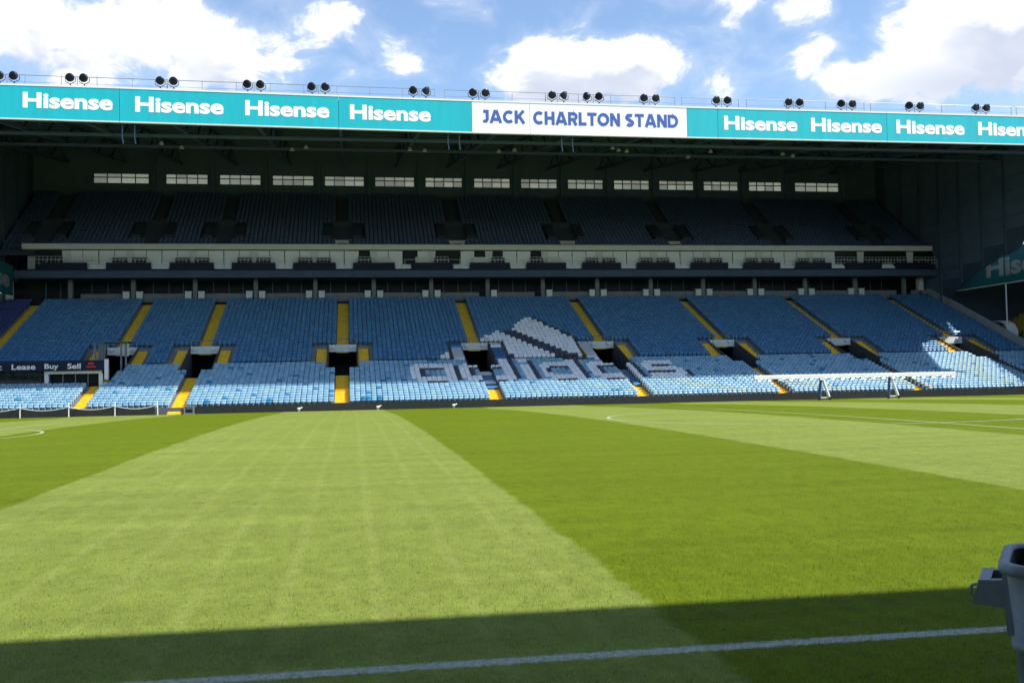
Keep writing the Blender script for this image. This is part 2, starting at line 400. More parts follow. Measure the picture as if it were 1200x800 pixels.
# seats ---------------------------------------------------------------
def seat_geo():
    # tip-up seat, folded: back shell with rounded shoulders, folded pan, side pedestal
    v = []; f = []
    def prism(front, back):
        n = len(v); k = len(front); v.extend(front); v.extend(back)
        f.append(tuple(range(n, n + k))); f.append(tuple(range(n + 2 * k - 1, n + k - 1, -1)))
        for i in range(k): f.append((n + i, n + k + i, n + k + (i + 1) % k, n + (i + 1) % k))
    def shell(prof, wd, rnd):        # side profile swept across the width, ends drawn in at the shoulders
        n = len(v); k = len(prof)
        for sx, ins in ((-1, 0), (-rnd, 1), (rnd, 1), (1, 0)):
            for (y, z, tz) in prof: v.append((sx * wd, y, z + (tz if ins else 0)))
        for c_ in range(3):
            for i in range(k):
                a_ = n + c_ * k + i; b_ = n + c_ * k + (i + 1) % k; f.append((a_, b_, b_ + k, a_ + k))
        f.append(tuple(n + i for i in range(k))[::-1]); f.append(tuple(n + 3 * k + i for i in range(k)))
    shell([(.33, .34, 0), (.285, .58, 0), (.275, .64, .008), (.305, .69, .03), (.39, .70, .03), (.44, .62, .01), (.42, .36, 0)], .203, .66)
    shell([(.20, .33, 0), (.22, .50, .02), (.29, .50, .02), (.31, .33, 0)], .185, .7)
    n = len(v)
    for z in (0, .4):
        for x, y in ((-.04, .26), (.04, .26), (.04, .34), (-.04, .34)): v.append((x, y, z))
    for q in ((0, 1, 5, 4), (1, 2, 6, 5), (3, 0, 4, 7)): f.append(tuple(n + i for i in q))
    return np.array(v), f
SV, SF = seat_geo()
def seats_mesh(name, pos, cols, rotz=0., scale=1.):
    n = len(pos); P = np.asarray(pos, float); nv = len(SV); sv = SV * scale
    c, s = math.cos(rotz), math.sin(rotz)
    sv = np.stack([sv[:, 0] * c - sv[:, 1] * s, sv[:, 0] * s + sv[:, 1] * c, sv[:, 2]], 1)
    V = (P[:, None, :] + sv[None]).reshape(-1, 3)
    loops = np.concatenate([np.array(q) for q in SF]); tot = np.array([len(q) for q in SF])
    me = bpy.data.meshes.new(name); me.vertices.add(n * nv); me.vertices.foreach_set('co', V.ravel())
    LI = (np.arange(n)[:, None] * nv + loops[None]).ravel(); me.loops.add(len(LI)); me.loops.foreach_set('vertex_index', LI)
    T = np.tile(tot, n); me.polygons.add(len(T)); me.polygons.foreach_set('loop_start', np.concatenate([[0], np.cumsum(T)[:-1]])); me.polygons.foreach_set('loop_total', T)
    me.materials.append(M_seat)
    at = me.color_attributes.new('col', 'FLOAT_COLOR', 'POINT'); cc = np.ones((n, nv, 4)); cc[:, :, :3] = np.asarray(cols)[:, None, :]
    at.data.foreach_set('color', cc.ravel()); me.update(); me.validate(); return me

LOGO = [
('W',[(18.58,34.3),(16.54,30.22),(16.25,28.66),(20.46,19.08),(21.17,16.89),(23.19,16.47),(23.76,18.89),(23.59,21.07),(22.34,23.51)]),
('W',[(13.87,26.84),(14.83,27.75),(15.42,26.15),(16.84,23.25),(19.74,16.76),(15.26,17.15),(14.49,21.56),(14.51,23.94),(13.62,24.0)]),
('W',[(12.62,25.37),(13.8,26.06),(13.54,23.09),(12.44,23.16)]),
('W',[(7.99,17.26),(8.56,18.76),(9.52,19.74),(11.07,19.64),(10.78,16.89),(8.55,17.09)]),
('N',[(15.21,27.13),(16.07,28.66),(20.44,18.92),(22.22,16.12),(19.76,16.34),(16.82,23.09)]),
('N',[(18.58,34.3),(19.04,34.26),(22.85,23.68),(22.34,23.51)]),
('N',[(14.54,23.78),(14.49,21.56),(15.18,17.15),(14.76,15.44),(14.37,17.25),(14.24,21.59)]),
('W',[(5.75,13.0),(9.15,13.0),(9.15,15.0),(5.75,15.0)]),
('W',[(5.75,7.0),(9.15,7.0),(9.15,9.0),(5.75,9.0)]),
('W',[(5.30,8.0),(6.18,8.0),(6.18,14.0),(5.30,14.0)]),
('W',[(8.29,7.0),(9.15,7.0),(9.15,15.0),(8.29,15.0)]),
('N',[(6.18,12.0),(8.29,12.0),(8.29,13.0),(6.18,13.0)]),
('N',[(6.18,9.0),(6.60,9.0),(6.60,12.0),(6.18,12.0)]),
('N',[(9.15,7.0),(9.59,7.0),(9.59,14.0),(9.15,14.0)]),
('N',[(6.50,6.0),(8.29,6.0),(8.29,7.0),(6.50,7.0)]),
('W',[(10.20,13.0),(14.20,13.0),(14.20,15.0),(10.20,15.0)]),
('W',[(10.20,7.0),(14.20,7.0),(14.20,9.0),(10.20,9.0)]),
('W',[(9.75,8.0),(10.63,8.0),(10.63,14.0),(9.75,14.0)]),
('W',[(13.34,7.0),(14.20,7.0),(14.20,17.0),(13.34,17.0)]),
('N',[(10.63,12.0),(13.34,12.0),(13.34,13.0),(10.63,13.0)]),
('N',[(10.63,9.0),(11.05,9.0),(11.05,12.0),(10.63,12.0)]),
('N',[(14.20,7.0),(14.64,7.0),(14.64,16.0),(14.20,16.0)]),
('N',[(10.95,6.0),(13.34,6.0),(13.34,7.0),(10.95,7.0)]),
('W',[(15.15,7.0),(16.00,7.0),(16.00,14.0),(15.15,14.0)]),
('W',[(15.15,15.0),(16.00,15.0),(16.00,17.0),(15.15,17.0)]),
('N',[(16.00,7.0),(16.44,7.0),(16.44,16.0),(16.00,16.0)]),
('W',[(17.30,13.0),(20.50,13.0),(20.50,15.0),(17.30,15.0)]),
('W',[(17.30,7.0),(20.50,7.0),(20.50,9.0),(17.30,9.0)]),
('W',[(16.85,8.0),(17.73,8.0),(17.73,14.0),(16.85,14.0)]),
('W',[(19.64,7.0),(20.50,7.0),(20.50,17.0),(19.64,17.0)]),
('N',[(17.73,12.0),(19.64,12.0),(19.64,13.0),(17.73,13.0)]),
('N',[(17.73,9.0),(18.15,9.0),(18.15,12.0),(17.73,12.0)]),
('N',[(20.50,7.0),(20.94,7.0),(20.94,16.0),(20.50,16.0)]),
('N',[(18.05,6.0),(19.64,6.0),(19.64,7.0),(18.05,7.0)]),
('W',[(21.80,13.0),(26.05,13.0),(26.05,15.0),(21.80,15.0)]),
('W',[(21.80,7.0),(26.05,7.0),(26.05,9.0),(21.80,9.0)]),
('W',[(21.35,8.0),(22.23,8.0),(22.23,14.0),(21.35,14.0)]),
('W',[(25.19,7.0),(26.05,7.0),(26.05,15.0),(25.19,15.0)]),
('N',[(22.23,12.0),(25.19,12.0),(25.19,13.0),(22.23,13.0)]),
('N',[(22.23,9.0),(22.65,9.0),(22.65,12.0),(22.23,12.0)]),
('N',[(26.05,7.0),(26.49,7.0),(26.49,14.0),(26.05,14.0)]),
('N',[(22.55,6.0),(25.19,6.0),(25.19,7.0),(22.55,7.0)]),
('W',[(27.00,13.0),(29.90,13.0),(29.90,15.0),(27.00,15.0)]),
('W',[(26.60,11.0),(27.50,11.0),(27.50,14.0),(26.60,14.0)]),
('W',[(27.00,10.0),(30.00,10.0),(30.00,12.0),(27.00,12.0)]),
('W',[(29.50,8.0),(30.40,8.0),(30.40,11.0),(29.50,11.0)]),
('W',[(26.70,7.0),(30.00,7.0),(30.00,9.0),(26.70,9.0)]),
('N',[(27.50,12.0),(29.60,12.0),(29.60,13.0),(27.50,13.0)]),
('N',[(27.00,9.0),(29.50,9.0),(29.50,10.0),(27.00,10.0)]),
('N',[(30.40,7.0),(30.84,7.0),(30.84,10.0),(30.40,10.0)]),
]
def inside(x, y, poly):
    r = False; n = len(poly); j = n - 1
    for i in range(n):
        xi, yi = poly[i]; xj, yj = poly[j]
        if (yi > y) != (yj > y) and x < (xj - xi) * (y - yi) / (yj - yi) + xi: r = not r
        j = i
    return r
def logo(x, row):
    if not (4.5 < x < 31.5): return None
    r = None
    for want in 'WBN':
        for c, P in LOGO:
            if c == want and (inside(x, row, P) ): r = c
    return r
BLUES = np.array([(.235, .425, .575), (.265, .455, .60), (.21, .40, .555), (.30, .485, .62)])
NEWBLUE = np.array([(.03, .20, .36), (.035, .23, .42)])
def seat_colour(x, i):
    q = logo(x, i + .5)
    if q == 'W': return np.array((.93, .91, .93)) * (.94 + .1 * random.random())
    if q == 'N': return np.array((.045, .055, .085))
    if x < AIS[-3]: return np.array((.035, .055, .20)) * (.9 + .2 * random.random())
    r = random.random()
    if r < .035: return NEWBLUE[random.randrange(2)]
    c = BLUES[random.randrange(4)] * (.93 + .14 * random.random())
    if i >= 17:                                      # behind the gangway: deeper roof shade put into the seat colour
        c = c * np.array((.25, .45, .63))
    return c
aks = sorted(AIS); edges = [XL + .3] + [AIS[k] for k in aks] + [XR - .35]
SEATS = []
for i, (y, z, run) in enumerate(ROWS):
    for b in range(len(edges) - 1):
        x0 = edges[b] + (.62 if b else .1); x1 = edges[b + 1] - (.62 if b < len(edges) - 2 else .1)
        n = int((x1 - x0) / .432); pit = (x1 - x0) / n
        for c in range(n):
            x = x0 + (c + .5) * pit
            if blocked(i, x - .2) or blocked(i, x + .2): continue
            if i in (9, 10, 11, 12, 13) and x < -20.6 + .4: continue      # the boarded cabin stands here
            SEATS.append((i, b, c, x + random.uniform(-.012, .012), y + .04 + random.uniform(-.02, .02), z + random.uniform(-.012, .012)))
# the 300 that show largest: front rows in the bays nearest the viewer
near = sorted([s for s in SEATS if s[0] <= 3], key=lambda s: s[3] ** 2 + s[4] ** 2 + 40 * s[0])[:300]
nearset = set((s[0], s[3]) for s in near)
rest = [s for s in SEATS if (s[0], s[3]) not in nearset]
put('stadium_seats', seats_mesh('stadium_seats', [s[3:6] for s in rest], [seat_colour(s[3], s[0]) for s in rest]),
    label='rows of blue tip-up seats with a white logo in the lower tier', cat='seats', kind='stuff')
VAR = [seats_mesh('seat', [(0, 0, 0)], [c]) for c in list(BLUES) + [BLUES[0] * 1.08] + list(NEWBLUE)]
ROWN = ['front', 'second', 'third', 'fourth']
BAYN = {2: 'second bay from the left', 3: 'bay left of the upright stairs', 4: 'bay right of the upright stairs', 5: 'bay below the white mountain logo', 6: 'bay below the letter s', 7: 'bay behind the white boom'}
def ordinal(n): return '%d%s' % (n, 'th' if 10 <= n % 100 <= 20 else {1: 'st', 2: 'nd', 3: 'rd'}.get(n % 10, 'th'))
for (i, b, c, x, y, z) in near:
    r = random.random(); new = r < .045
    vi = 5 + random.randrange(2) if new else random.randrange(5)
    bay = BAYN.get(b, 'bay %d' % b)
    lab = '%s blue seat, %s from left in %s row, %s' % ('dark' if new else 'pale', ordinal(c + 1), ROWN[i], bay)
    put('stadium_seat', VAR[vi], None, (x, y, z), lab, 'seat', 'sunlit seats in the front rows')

# cover sheets printed with the logo, laid over the steps beside two vomitories
def cover(x0, x1, i0, i1, m, label, dz=.42):
    y0, z0, _ = ROWS[i0]; y1, z1, r1 = ROWS[i1]
    mb = MB(); n = 6
    for j in range(n):
        t0, t1 = j / n, (j + 1) / n
        q = lambda t: (y0 + (y1 + r1 - y0) * t, z0 + (z1 - z0) * t + dz + .03 * math.sin(9 * t))
        (ya, za), (yb, zb) = q(t0), q(t1)
        mb.hexa([(x0, ya, za - .03), (x1, ya, za - .03), (x1, yb, zb - .03), (x0, yb, zb - .03), (x0, ya, za), (x1, ya, za), (x1, yb, zb), (x0, yb, zb)])
    mb.box(x0, x1, y0, y0 + .03, z0 - .15, z0 + dz - .031)
    put('cover_sheet', mb.mesh('cover_sheet', m), None, (0, 0, 0), label, 'cover sheet')
k1, k2 = AIS[1], AIS[2]
cover(k1 - 2.46, k1 - 1.46, 17, 21, M_coverw, 'white cover sheet over steps left of the vomitory in the white logo')
cover(k1 - 2.46, k1 - 1.46, 22, 23, M_coverb, 'small blue cover sheet above the white one left of logo vomitory')
cover(k1 + 1.46, k1 + 2.46, 22, 23, M_coverw, 'small pale cover sheet right of the vomitory in the white logo')
cover(k1 + 1.46, k1 + 2.46, 17, 21, M_coverb, 'blue cover sheet over steps right of the vomitory in the white logo')
cover(k2 - 2.46, k2 - 1.46, 17, 23, M_coverw, 'long white cover sheet at the lower right end of the big logo stripe')
cover(k1 - .57, k1 + .57, 12, 13, M_coverw, 'upper white cover strip across the stairs through the letter d', .1)
cover(k1 - .57, k1 + .57, 10, 11, M_coverb, 'upper blue cover strip across the stairs through the letter d', .1)
cover(k1 - .57, k1 + .57, 8, 9, M_coverw, 'lower white cover strip across the stairs through the letter d', .1)
cover(k1 - .57, k1 + .57, 6, 7, M_coverb, 'lowest blue cover strip across the stairs through the letter d', .1)
cover(k2 - .57, k2 - .05, 8, 13, M_coverw, 'white cover strip across the stairs through the second letter a', .1)
cover(k2 + .0, k2 + .57, 6, 13, M_coverb, 'dark blue cover strip on the stairs right of the second letter a', .1)

# front wall of black boards
fw = put('front_wall', MB().box(XL, XR, 81.10, 81.3, -.02, .52).mesh('front_wall', M_concd), stand)
pm = MB().box(-1.49, 1.49, 0, .06, 0, .62).mesh('board', M_black)
x = XL + 1.5
while x < XR - 1:
    if not (abs(x - AIS[-1]) < 1.4): put('board', pm, fw, (x, 81.02, 0))
    x += 3.0
# flight of the second yellow stairs runs down to the grass
mb = MB()
for j in range(3): mb.box(AIS[-1] - .57, AIS[-1] + .57, 80.75 + j * .3, 81.05 + j * .3, -.02, .12 + j * .1)
put('bottom_steps', mb.mesh('bottom_steps', M_yellow), stand)
mb = MB().box(AIS[-1] + .7, AIS[-1] + 1.5, 80.6, 81.0, 0, .1); mb.box(AIS[-1] + .72, AIS[-1] + .8, 80.6, 81, .1, .6); mb.box(AIS[-1] + 1.4, AIS[-1] + 1.48, 80.6, 81, .1, .6); mb.box(AIS[-1] + .72, AIS[-1] + 1.48, 80.62, 80.98, .6, .66)
put('low_table', mb.mesh('low_table', M_greyst), None, (0, 0, 0), 'small grey metal table beside the yellow stairs at the grass edge', 'table')

# balcony, boxes and concourse between the tiers -----------------------------
CO = [-3.85 + 6.36 * j for j in range(-5, 12)]
bx0, bx1 = -33.6, 68.9
mb = MB(); mb.box(bx0 - .6, bx1 + .3, 108.55, 113.4, 13.7, 14.45); put('balcony_beam', mb.mesh('balcony_beam', M_dark), stand)
mb = MB(); mb.box(bx0, bx1, 108.62, 111.4, 14.46, 14.6); mb.box(bx0, bx1, 111.0, 111.2, 14.6, 17.3); put('box_back_wall', mb.mesh('box_back_wall', M_lgrey), stand)
mb = MB(); mb.box(bx0, bx1, 109.0, 110.0, 16.76, 17.34); put('parapet_band', mb.mesh('parapet_band', M_lgrey), stand)
mb = MB(); mb.box(XL + .2, XR - .2, 113.2, 113.4, 11.0, 13.69); mb.box(XL + .2, XR - .2, 110.42, 113.2, 10.9, 11.25)
cw = put('concourse_wall', mb.mesh('concourse_wall', M_glassd), stand)
MULL = MB().box(-.05, .05, 113.10, 113.19, 11.26, 13.68).mesh('mullion', M_clad)
COLM = MB().box(-.22, .22, 110.7, 111.1, 11.26, 13.69).mesh('column', M_conc)
PILM = MB().hexa([(-.28, 109.25, 14.61), (.28, 109.25, 14.61), (.28, 109.41, 14.61), (-.28, 109.41, 14.61), (-.42, 109.25, 16.67), (.42, 109.25, 16.67), (.42, 109.41, 16.67), (-.42, 109.41, 16.67)]).mesh('pilaster', M_lgrey)
NAVM = MB().box(-2.25, 2.25, 108.45, 108.545, 14.47, 15.28).mesh('balcony_panel', M_navy)
PANM = MB().box(-.755, .755, 109.42, 109.5, 14.62, 16.67).mesh('blind', M_panelw)
PANDM = MB().box(-.755, .755, 109.52, 109.6, 14.62, 16.67).mesh('dark_window', M_glassd)
PLMB = MB()
for j in range(3): PLMB.box(-.85, .85, 108.66 + .25 * j, 108.9 + .25 * j, 14.61, 14.85 + .16 * j)
STEPM = PLMB.mesh('balcony_steps', M_panelw)
gm = MB().box(-.75, .75, 109.02, 109.10, 15.25, 15.85)
SEATBOX = gm.mesh('dark_screen', M_black)
rm = MB()
for q in np.linspace(-.8, .8, 5): rm.tube([(q, 108.98, 15.1), (q, 108.98, 15.98)], .018, 5)
for zz in (15.3, 15.65, 15.98): rm.tube([(-.82, 108.98, zz), (.82, 108.98, zz)], .018, 5)
RAILM = rm.mesh('balustrade', M_lgrey)
GREYBOX = MB().box(-.8, .8, 109.0, 109.12, 15.15, 15.95).mesh('grey_screen', M_lgrey)
CNTM = MB().box(-2.2, 2.2, 110.9, 111.2, 11.26, 12.22).mesh('counter', M_conc)
hm = MB().tube([(-3.1, 108.52, 15.62), (3.1, 108.52, 15.62)], .022, 5)
for q in np.linspace(-3.0, 3.0, 6): hm.tube([(q, 108.52, 14.6), (q, 108.52, 15.62)], .018, 5)
HRM = hm.mesh('handrail', M_white)
bal = put('balcony_front', MB().box(bx0, bx1, 108.56, 108.61, 14.46, 14.62).mesh('balcony_front', M_navy), stand)
for j, xc in enumerate(CO):
    if not (bx0 < xc < bx1): continue
    put('column', COLM, stand, (xc, 0, 0)); put('pilaster', PILM, stand, (xc, 0, 0)); put('balcony_panel', NAVM, bal, (xc, 0, 0))
    put('handrail', HRM, bal, (xc, 0, 0))
    if xc + 3.18 < bx1 - 1: put('balcony_steps', STEPM, bal, (xc + 3.18, 0, 0))
    box = put('hospitality_box', MB().box(xc - 3.1, xc + 3.1, 109.52, 109.58, 14.60, 14.615).mesh('hospitality_box', M_lgrey), stand)
    endw = j in (0, 1) or xc > 57
    for n_, q in enumerate((-2.38, -.8, .8, 2.38)):
        dk = endw and not (j == 1 and q > 0)
        if not dk and random.random() < (.3 if 6 <= j <= 9 else .03): dk = True
        put('dark_window' if dk else 'blind', PANDM if dk else PANM, box, (xc + q, 0, 0))
    for q in (-.98, .98):
        if j in (6, 7, 8, 9) and random.random() < .75: put('grey_screen', GREYBOX, box, (xc + q * 1.05, 0, 0))
        else:
            if not endw: put('dark_screen', SEATBOX, box, (xc + q, 0, 0))
            put('balustrade', RAILM, box, (xc + q, 0, 0))
    if endw:
        for q in (-2.6, 2.6): put('balustrade', RAILM, box, (xc + q, 0, 0))
    for q in (-3.1, -1.6, 1.6): put('mullion', MULL, cw, (xc + q, 0, 0))
    put('counter', CNTM, cw, (xc + 3.2, 0, 0))
CABM = MB().box(-.32, .32, 110.44, 110.75, 11.27, 12.38)
CABM.box(-.36, .36, 110.40, 110.78, 12.38, 12.43); CABM = CABM.mesh('cabinet', M_white)
for j, xc in enumerate(CO):
    if not (-24 < xc < 60): continue
    for s in (-1, 1):
        if (j, s) in ((8, -1), (9, -1)): continue
        put('cabinet', CABM, None, (xc + s * .68, 0, 0), 'small white cabinet %s of the %s grey column above the lower tier' % ('left' if s < 0 else 'right', ordinal(j)), 'cabinet', 'white cabinets at the columns')

# upper tier ---------------------------------------------------------------
UT = [(110.05 + .66 * i, 16.75 + .455 * i, .66) for i in range(18)]
mb = MB()
for y, z, run in UT: mb.box(XL + .15, XR - .15, y, y + run, z - .5, z)
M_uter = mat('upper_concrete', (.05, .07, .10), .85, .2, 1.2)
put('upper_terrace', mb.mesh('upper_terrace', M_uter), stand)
UA = [a for k, a in sorted(AIS.items())]
US = []; UC = []
for i, (y, z, run) in enumerate(UT):
    x = XL + .5
    while x < XR - .5:
        if min(abs(x - a) for a in UA) > (.85 if not 3 <= i <= 7 else 2.4):
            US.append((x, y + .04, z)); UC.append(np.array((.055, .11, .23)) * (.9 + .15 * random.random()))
        x += .47
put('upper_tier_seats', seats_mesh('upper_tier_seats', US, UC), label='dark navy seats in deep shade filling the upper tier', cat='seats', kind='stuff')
M_dstep = mat('dark_step_paint', (.075, .085, .10), .7, .3, 2)  # dark blue-grey, close in tone to the upper seats
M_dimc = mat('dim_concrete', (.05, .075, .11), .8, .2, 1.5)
for a in UA:
    f_ = put('upper_stairway', MB().box(a - .56, a + .56, 110.0, 110.04, 16.76, 17.0).mesh('upper_stairway', M_concd), stand)
    sm = MB().box(-.56, .56, 0, .66, 0, .12).mesh('step', M_dstep)
    for i, (y, z, run) in enumerate(UT):
        if not 3 <= i <= 7: put('step', sm, f_, (a, y, z + .003))
    vo = MB().box(a - 1.2, a + 1.2, 112.05, 115.2, 18.0, 18.12); vb = put('upper_vomitory', vo.mesh('upper_vomitory', M_dimc), stand)
    for s in (-1, 1):
        w = MB(); xx = a + s * 1.7
        w.hexa([(xx - .5, 112.0, 18.0), (xx + .5, 112.0, 18.0), (xx + .5, 115.3, 19.0), (xx - .5, 115.3, 19.0), (xx - .5, 112.0, 18.75), (xx + .5, 112.0, 18.75), (xx + .5, 115.3, 20.6), (xx - .5, 115.3, 20.6)])
        put('side_wall', w.mesh('side_wall', M_dimc), vb)
    w = MB().box(a - 1.15, a + 1.15, 115.31, 115.5, 20.2, 20.9); put('lintel', w.mesh('lintel', M_dimc), vb)
    w = MB().hexa([(a - .7, 111.75, 17.62), (a + .7, 111.75, 17.62), (a + .7, 111.85, 17.62), (a - .7, 111.85, 17.62), (a - 1.0, 111.75, 18.2), (a + 1.0, 111.75, 18.2), (a + 1.0, 111.85, 18.2), (a - 1.0, 111.85, 18.2)])
    if -3 < a < 40: put('sign_board', w.mesh('sign_board', M_lgrey), vb)

# back wall with its windows
WINS = [(-29.8, -23.46), (-21.62, -16.71), (-15.43, -10.54), (-9.24, -4.27), (-3.05, 1.8), (3.04, 7.96), (9.23, 13.91), (15.3, 19.95), (21.25, 25.97), (27.29, 31.97), (33.32, 38.07), (39.32, 44.03), (45.3, 50.08), (51.49, 56.1), (57.89, 64.15)]
YB = 122.3
mb = MB(); zb0, zb1 = 26.32, 27.62
mb.box(XL - .5, XR + .3, YB + .001, YB + .25, -.02, zb0); mb.box(XL - .5, XR + .3, YB + .001, YB + .25, zb1, 31)
cuts = [XL - .5] + [q for w in WINS for q in w] + [XR + .3]
for j in range(0, len(cuts), 2): mb.box(cuts[j], cuts[j + 1], YB + .001, YB + .25, zb0, zb1)
bw = put('back_wall', mb.mesh('back_wall', M_clad), stand)
def pane_material(k=1.0):
    m = bpy.data.materials.new('obscured_glass'); m.use_nodes = True; N = m.node_tree.nodes; L = m.node_tree.links
    p = N['Principled BSDF']; p.inputs['Roughness'].default_value = .3; p.inputs['Base Color'].default_value = (.6, .55, .44, 1)
    t = N.new('ShaderNodeBsdfTranslucent'); n = N.new('ShaderNodeTexNoise'); n.inputs['Scale'].default_value = 1.5
    r = N.new('ShaderNodeMix'); r.data_type = 'RGBA'; L.new(n.outputs['Fac'], r.inputs[0]); r.inputs[6].default_value = (.86, .80, .66, 1); r.inputs[7].default_value = (.96, .92, .82, 1)
    L.new(r.outputs[2], t.inputs[0]); x = N.new('ShaderNodeMixShader'); x.inputs[0].default_value = .9
    L.new(p.outputs[0], x.inputs[1]); L.new(t.outputs[0], x.inputs[2]); tr = N.new('ShaderNodeBsdfTransparent'); tr.inputs[0].default_value = (.72 * k, .62 * k, .44 * k, 1); y = N.new('ShaderNodeMixShader'); y.inputs[0].default_value = .55
    L.new(x.outputs[0], y.inputs[1]); L.new(tr.outputs[0], y.inputs[2]); L.new(y.outputs[0], N['Material Output'].inputs[0]); return m
M_panes = [pane_material(k) for k in (.72, .88, 1.0, 1.0, 1.08)]
for (x0, x1) in WINS:
    nx = 4; fr = MB(); t = .045
    for i in range(nx + 1): xx = x0 + (x1 - x0) * i / nx; xx = min(max(xx, x0 + t), x1 - t); fr.box(xx - t, xx + t, YB + .04, YB + .16, zb0, zb1)
    zm = zb0 + (zb1 - zb0) * .60
    for z in (zb0 + t, zm, zb1 - t): fr.box(x0 + .001, x1 - .001, YB + .03, YB + .17, z - t, z + t)
    wo = put('window', fr.mesh('window', M_dark), stand)
    pw = (x1 - x0) / nx - .1
    for i in range(nx):
        for (z0, z1) in ((zb0 + .06, zm - .05), (zm + .05, zb1 - .06)):
            put('pane', MB().box(-pw / 2, pw / 2, 0, .02, z0, z1).mesh('pane', random.choice(M_panes)), wo, (x0 + (x1 - x0) * (i + .5) / nx, YB + .09, 0))
    # post between the windows
    put('wall_post', MB().box(x1 + .35, x1 + .75, YB - .5, YB - .01, 24.6, 29.5).mesh('wall_post', M_clad), stand)

# end walls with cladding panels
def end_wall(X, sgn, low):
    mb = MB(); P = low + [(YB, 31), (YF + .3, 24.2)]
    n = len(mb.v)
    v = [(X, y, z) for y, z in P] + [(X + sgn * .2, y, z) for y, z in P]; k = len(P)
    mb.v = v; mb.f = [tuple(range(k)), tuple(range(2 * k - 1, k - 1, -1))] + [(i, i + k, (i + 1) % k + k, (i + 1) % k) for i in range(k)]; mb.m = [0] * len(mb.f)
    w = put('end_wall', mb.mesh('end_wall', M_dark), stand)
    def lowz(y):
        for (ya, za), (yb, zb) in zip(low[:-1], low[1:]):
            if min(ya, yb) <= y <= max(ya, yb): return za + (zb - za) * (y - ya) / (yb - ya) if ya != yb else max(za, zb)
        return low[-1][1]
    pmesh = MB().box(-.05, 0, .06, 3.94, .03, 1.37) if sgn > 0 else MB().box(0, .05, .06, 3.94, .03, 1.37)
    pmesh = pmesh.mesh('cladding_panel', M_clad)
    ribm = None
    y = YF + 2
    while y < YB - 4:
        z = 10.2
        while z < 30:
            topz = 24.2 + (y - YF) * (31 - 24.2) / (YB - YF) - .2
            if z > max(lowz(y), lowz(min(y + 4, YB - .1))) - .05 and z + 1.4 < topz: put('cladding_panel', pmesh, w, (X - sgn * .004, y, z))
            z += 1.4
        rb = MB().box(min(X - sgn * .25, X - sgn * .01), max(X - sgn * .25, X - sgn * .01), y - .1, y + .1, lowz(y) + .05, 24.2 + (y - YF) * .1535 - .1)
        put('wall_rib', rb.mesh('wall_rib', M_dark), w)
        y += 4.0
    return w
end_wall(XR, 1, [(YF + .3, 23.6), (88.0, 22.0), (92.6, 16.4), (94.2, 15.0), (97.5, 14.4), (102, 13.2), (105, 11.8), (108, 10.2), (113.4, 10.4), (YB, 10.4)])
end_wall(XL - .2, -1, [(YF + .3, 22.0), (94, 17.0), (109.5, 13.2), (113.4, 12.9), (YB, 12.9)])
M_par = mat('pale_concrete', (.36, .39, .43), .8, .15, 1)
# sloping parapets at the two ends of the lower tier
for X, nm in ((XR, 1), (XL - .15, -1)):
    mb = MB()
    for (ya, za), (yb, zb) in (((81.3, .3), (92.5, 3.9)), ((92.5, 3.9), (110.4, 11.4)), ((110.4, 11.4), (113.4, 11.6))):
        mb.hexa([(X - .12, ya, -.02), (X + .12, ya, -.02), (X + .12, yb, -.02), (X - .12, yb, -.02), (X - .12, ya, za + .95), (X + .12, ya, za + .95), (X + .12, yb, zb + .95), (X - .12, yb, zb + .95)])
    put('end_parapet', mb.mesh('end_parapet', M_par), stand)
    mb = MB().box(X - nm * .9 - .3, X - nm * .9 + .3, 110.9, 111.6, 11.26, 13.69); put('end_pier', mb.mesh('end_pier', M_lgrey), stand)

# roof ---------------------------------------------------------------------
def rz(y): return 24.35 + (y - YF) * .1535
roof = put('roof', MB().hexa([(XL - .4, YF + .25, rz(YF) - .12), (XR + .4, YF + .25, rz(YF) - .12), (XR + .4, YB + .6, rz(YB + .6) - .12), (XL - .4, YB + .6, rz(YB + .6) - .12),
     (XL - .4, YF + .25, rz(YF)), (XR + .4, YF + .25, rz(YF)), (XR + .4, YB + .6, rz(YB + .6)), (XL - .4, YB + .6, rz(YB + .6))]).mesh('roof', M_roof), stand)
def truss_mesh():
    mb = MB()
    bz = lambda y: 22.25 + (y - YF) * .148
    mb.beam((0, YF + .5, bz(YF) + .12), (0, YB - .1, bz(YB)), .28, .3)
    mb.beam((0, YF + .5, rz(YF) - .35), (0, YB - .1, rz(YB) - .35), .28, .3)
    y = YF + 1.0; up = True
    while y < YB - 3.2:
        a, b = (bz(y), rz(y + 3) - .4) if up else (rz(y) - .4, bz(y + 3)); mb.beam((0, y, a), (0, y + 3, b), .16, .16); y += 3; up = not up
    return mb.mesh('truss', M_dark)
TR = truss_mesh()
for xc in [c + 3.18 for c in [-3.85 + 6.36 * j for j in range(-6, 11)]]:
    if XL < xc < XR: put('truss', TR, roof, (xc, 0, 0))
for y in np.arange(YF + 2.2, YB, 2.9):
    mb = MB().box(XL, XR, y - .09, y + .09, rz(y) - .36, rz(y) - .16); put('purlin', mb.mesh('purlin', M_clad), roof)
for y in (86.5, 97.0):
    z = 22.25 + (y - YF) * .148 - .25
    mb = MB().box(XL + .1, XR - .1, y - .45, y + .45, z, z + .08); mb.tube([(XL + .1, y - .45, z + .9), (XR - .1, y - .45, z + .9)], .03, 5); mb.tube([(XL + .1, y + .45, z + .9), (XR - .1, y + .45, z + .9)], .03, 5)
    put('catwalk', mb.mesh('catwalk', M_clad), roof)
lm = MB().tube([(0, 0, 0), (0, 0, .25)], [.22, .12], 8).mesh('light_fitting', M_lgrey)
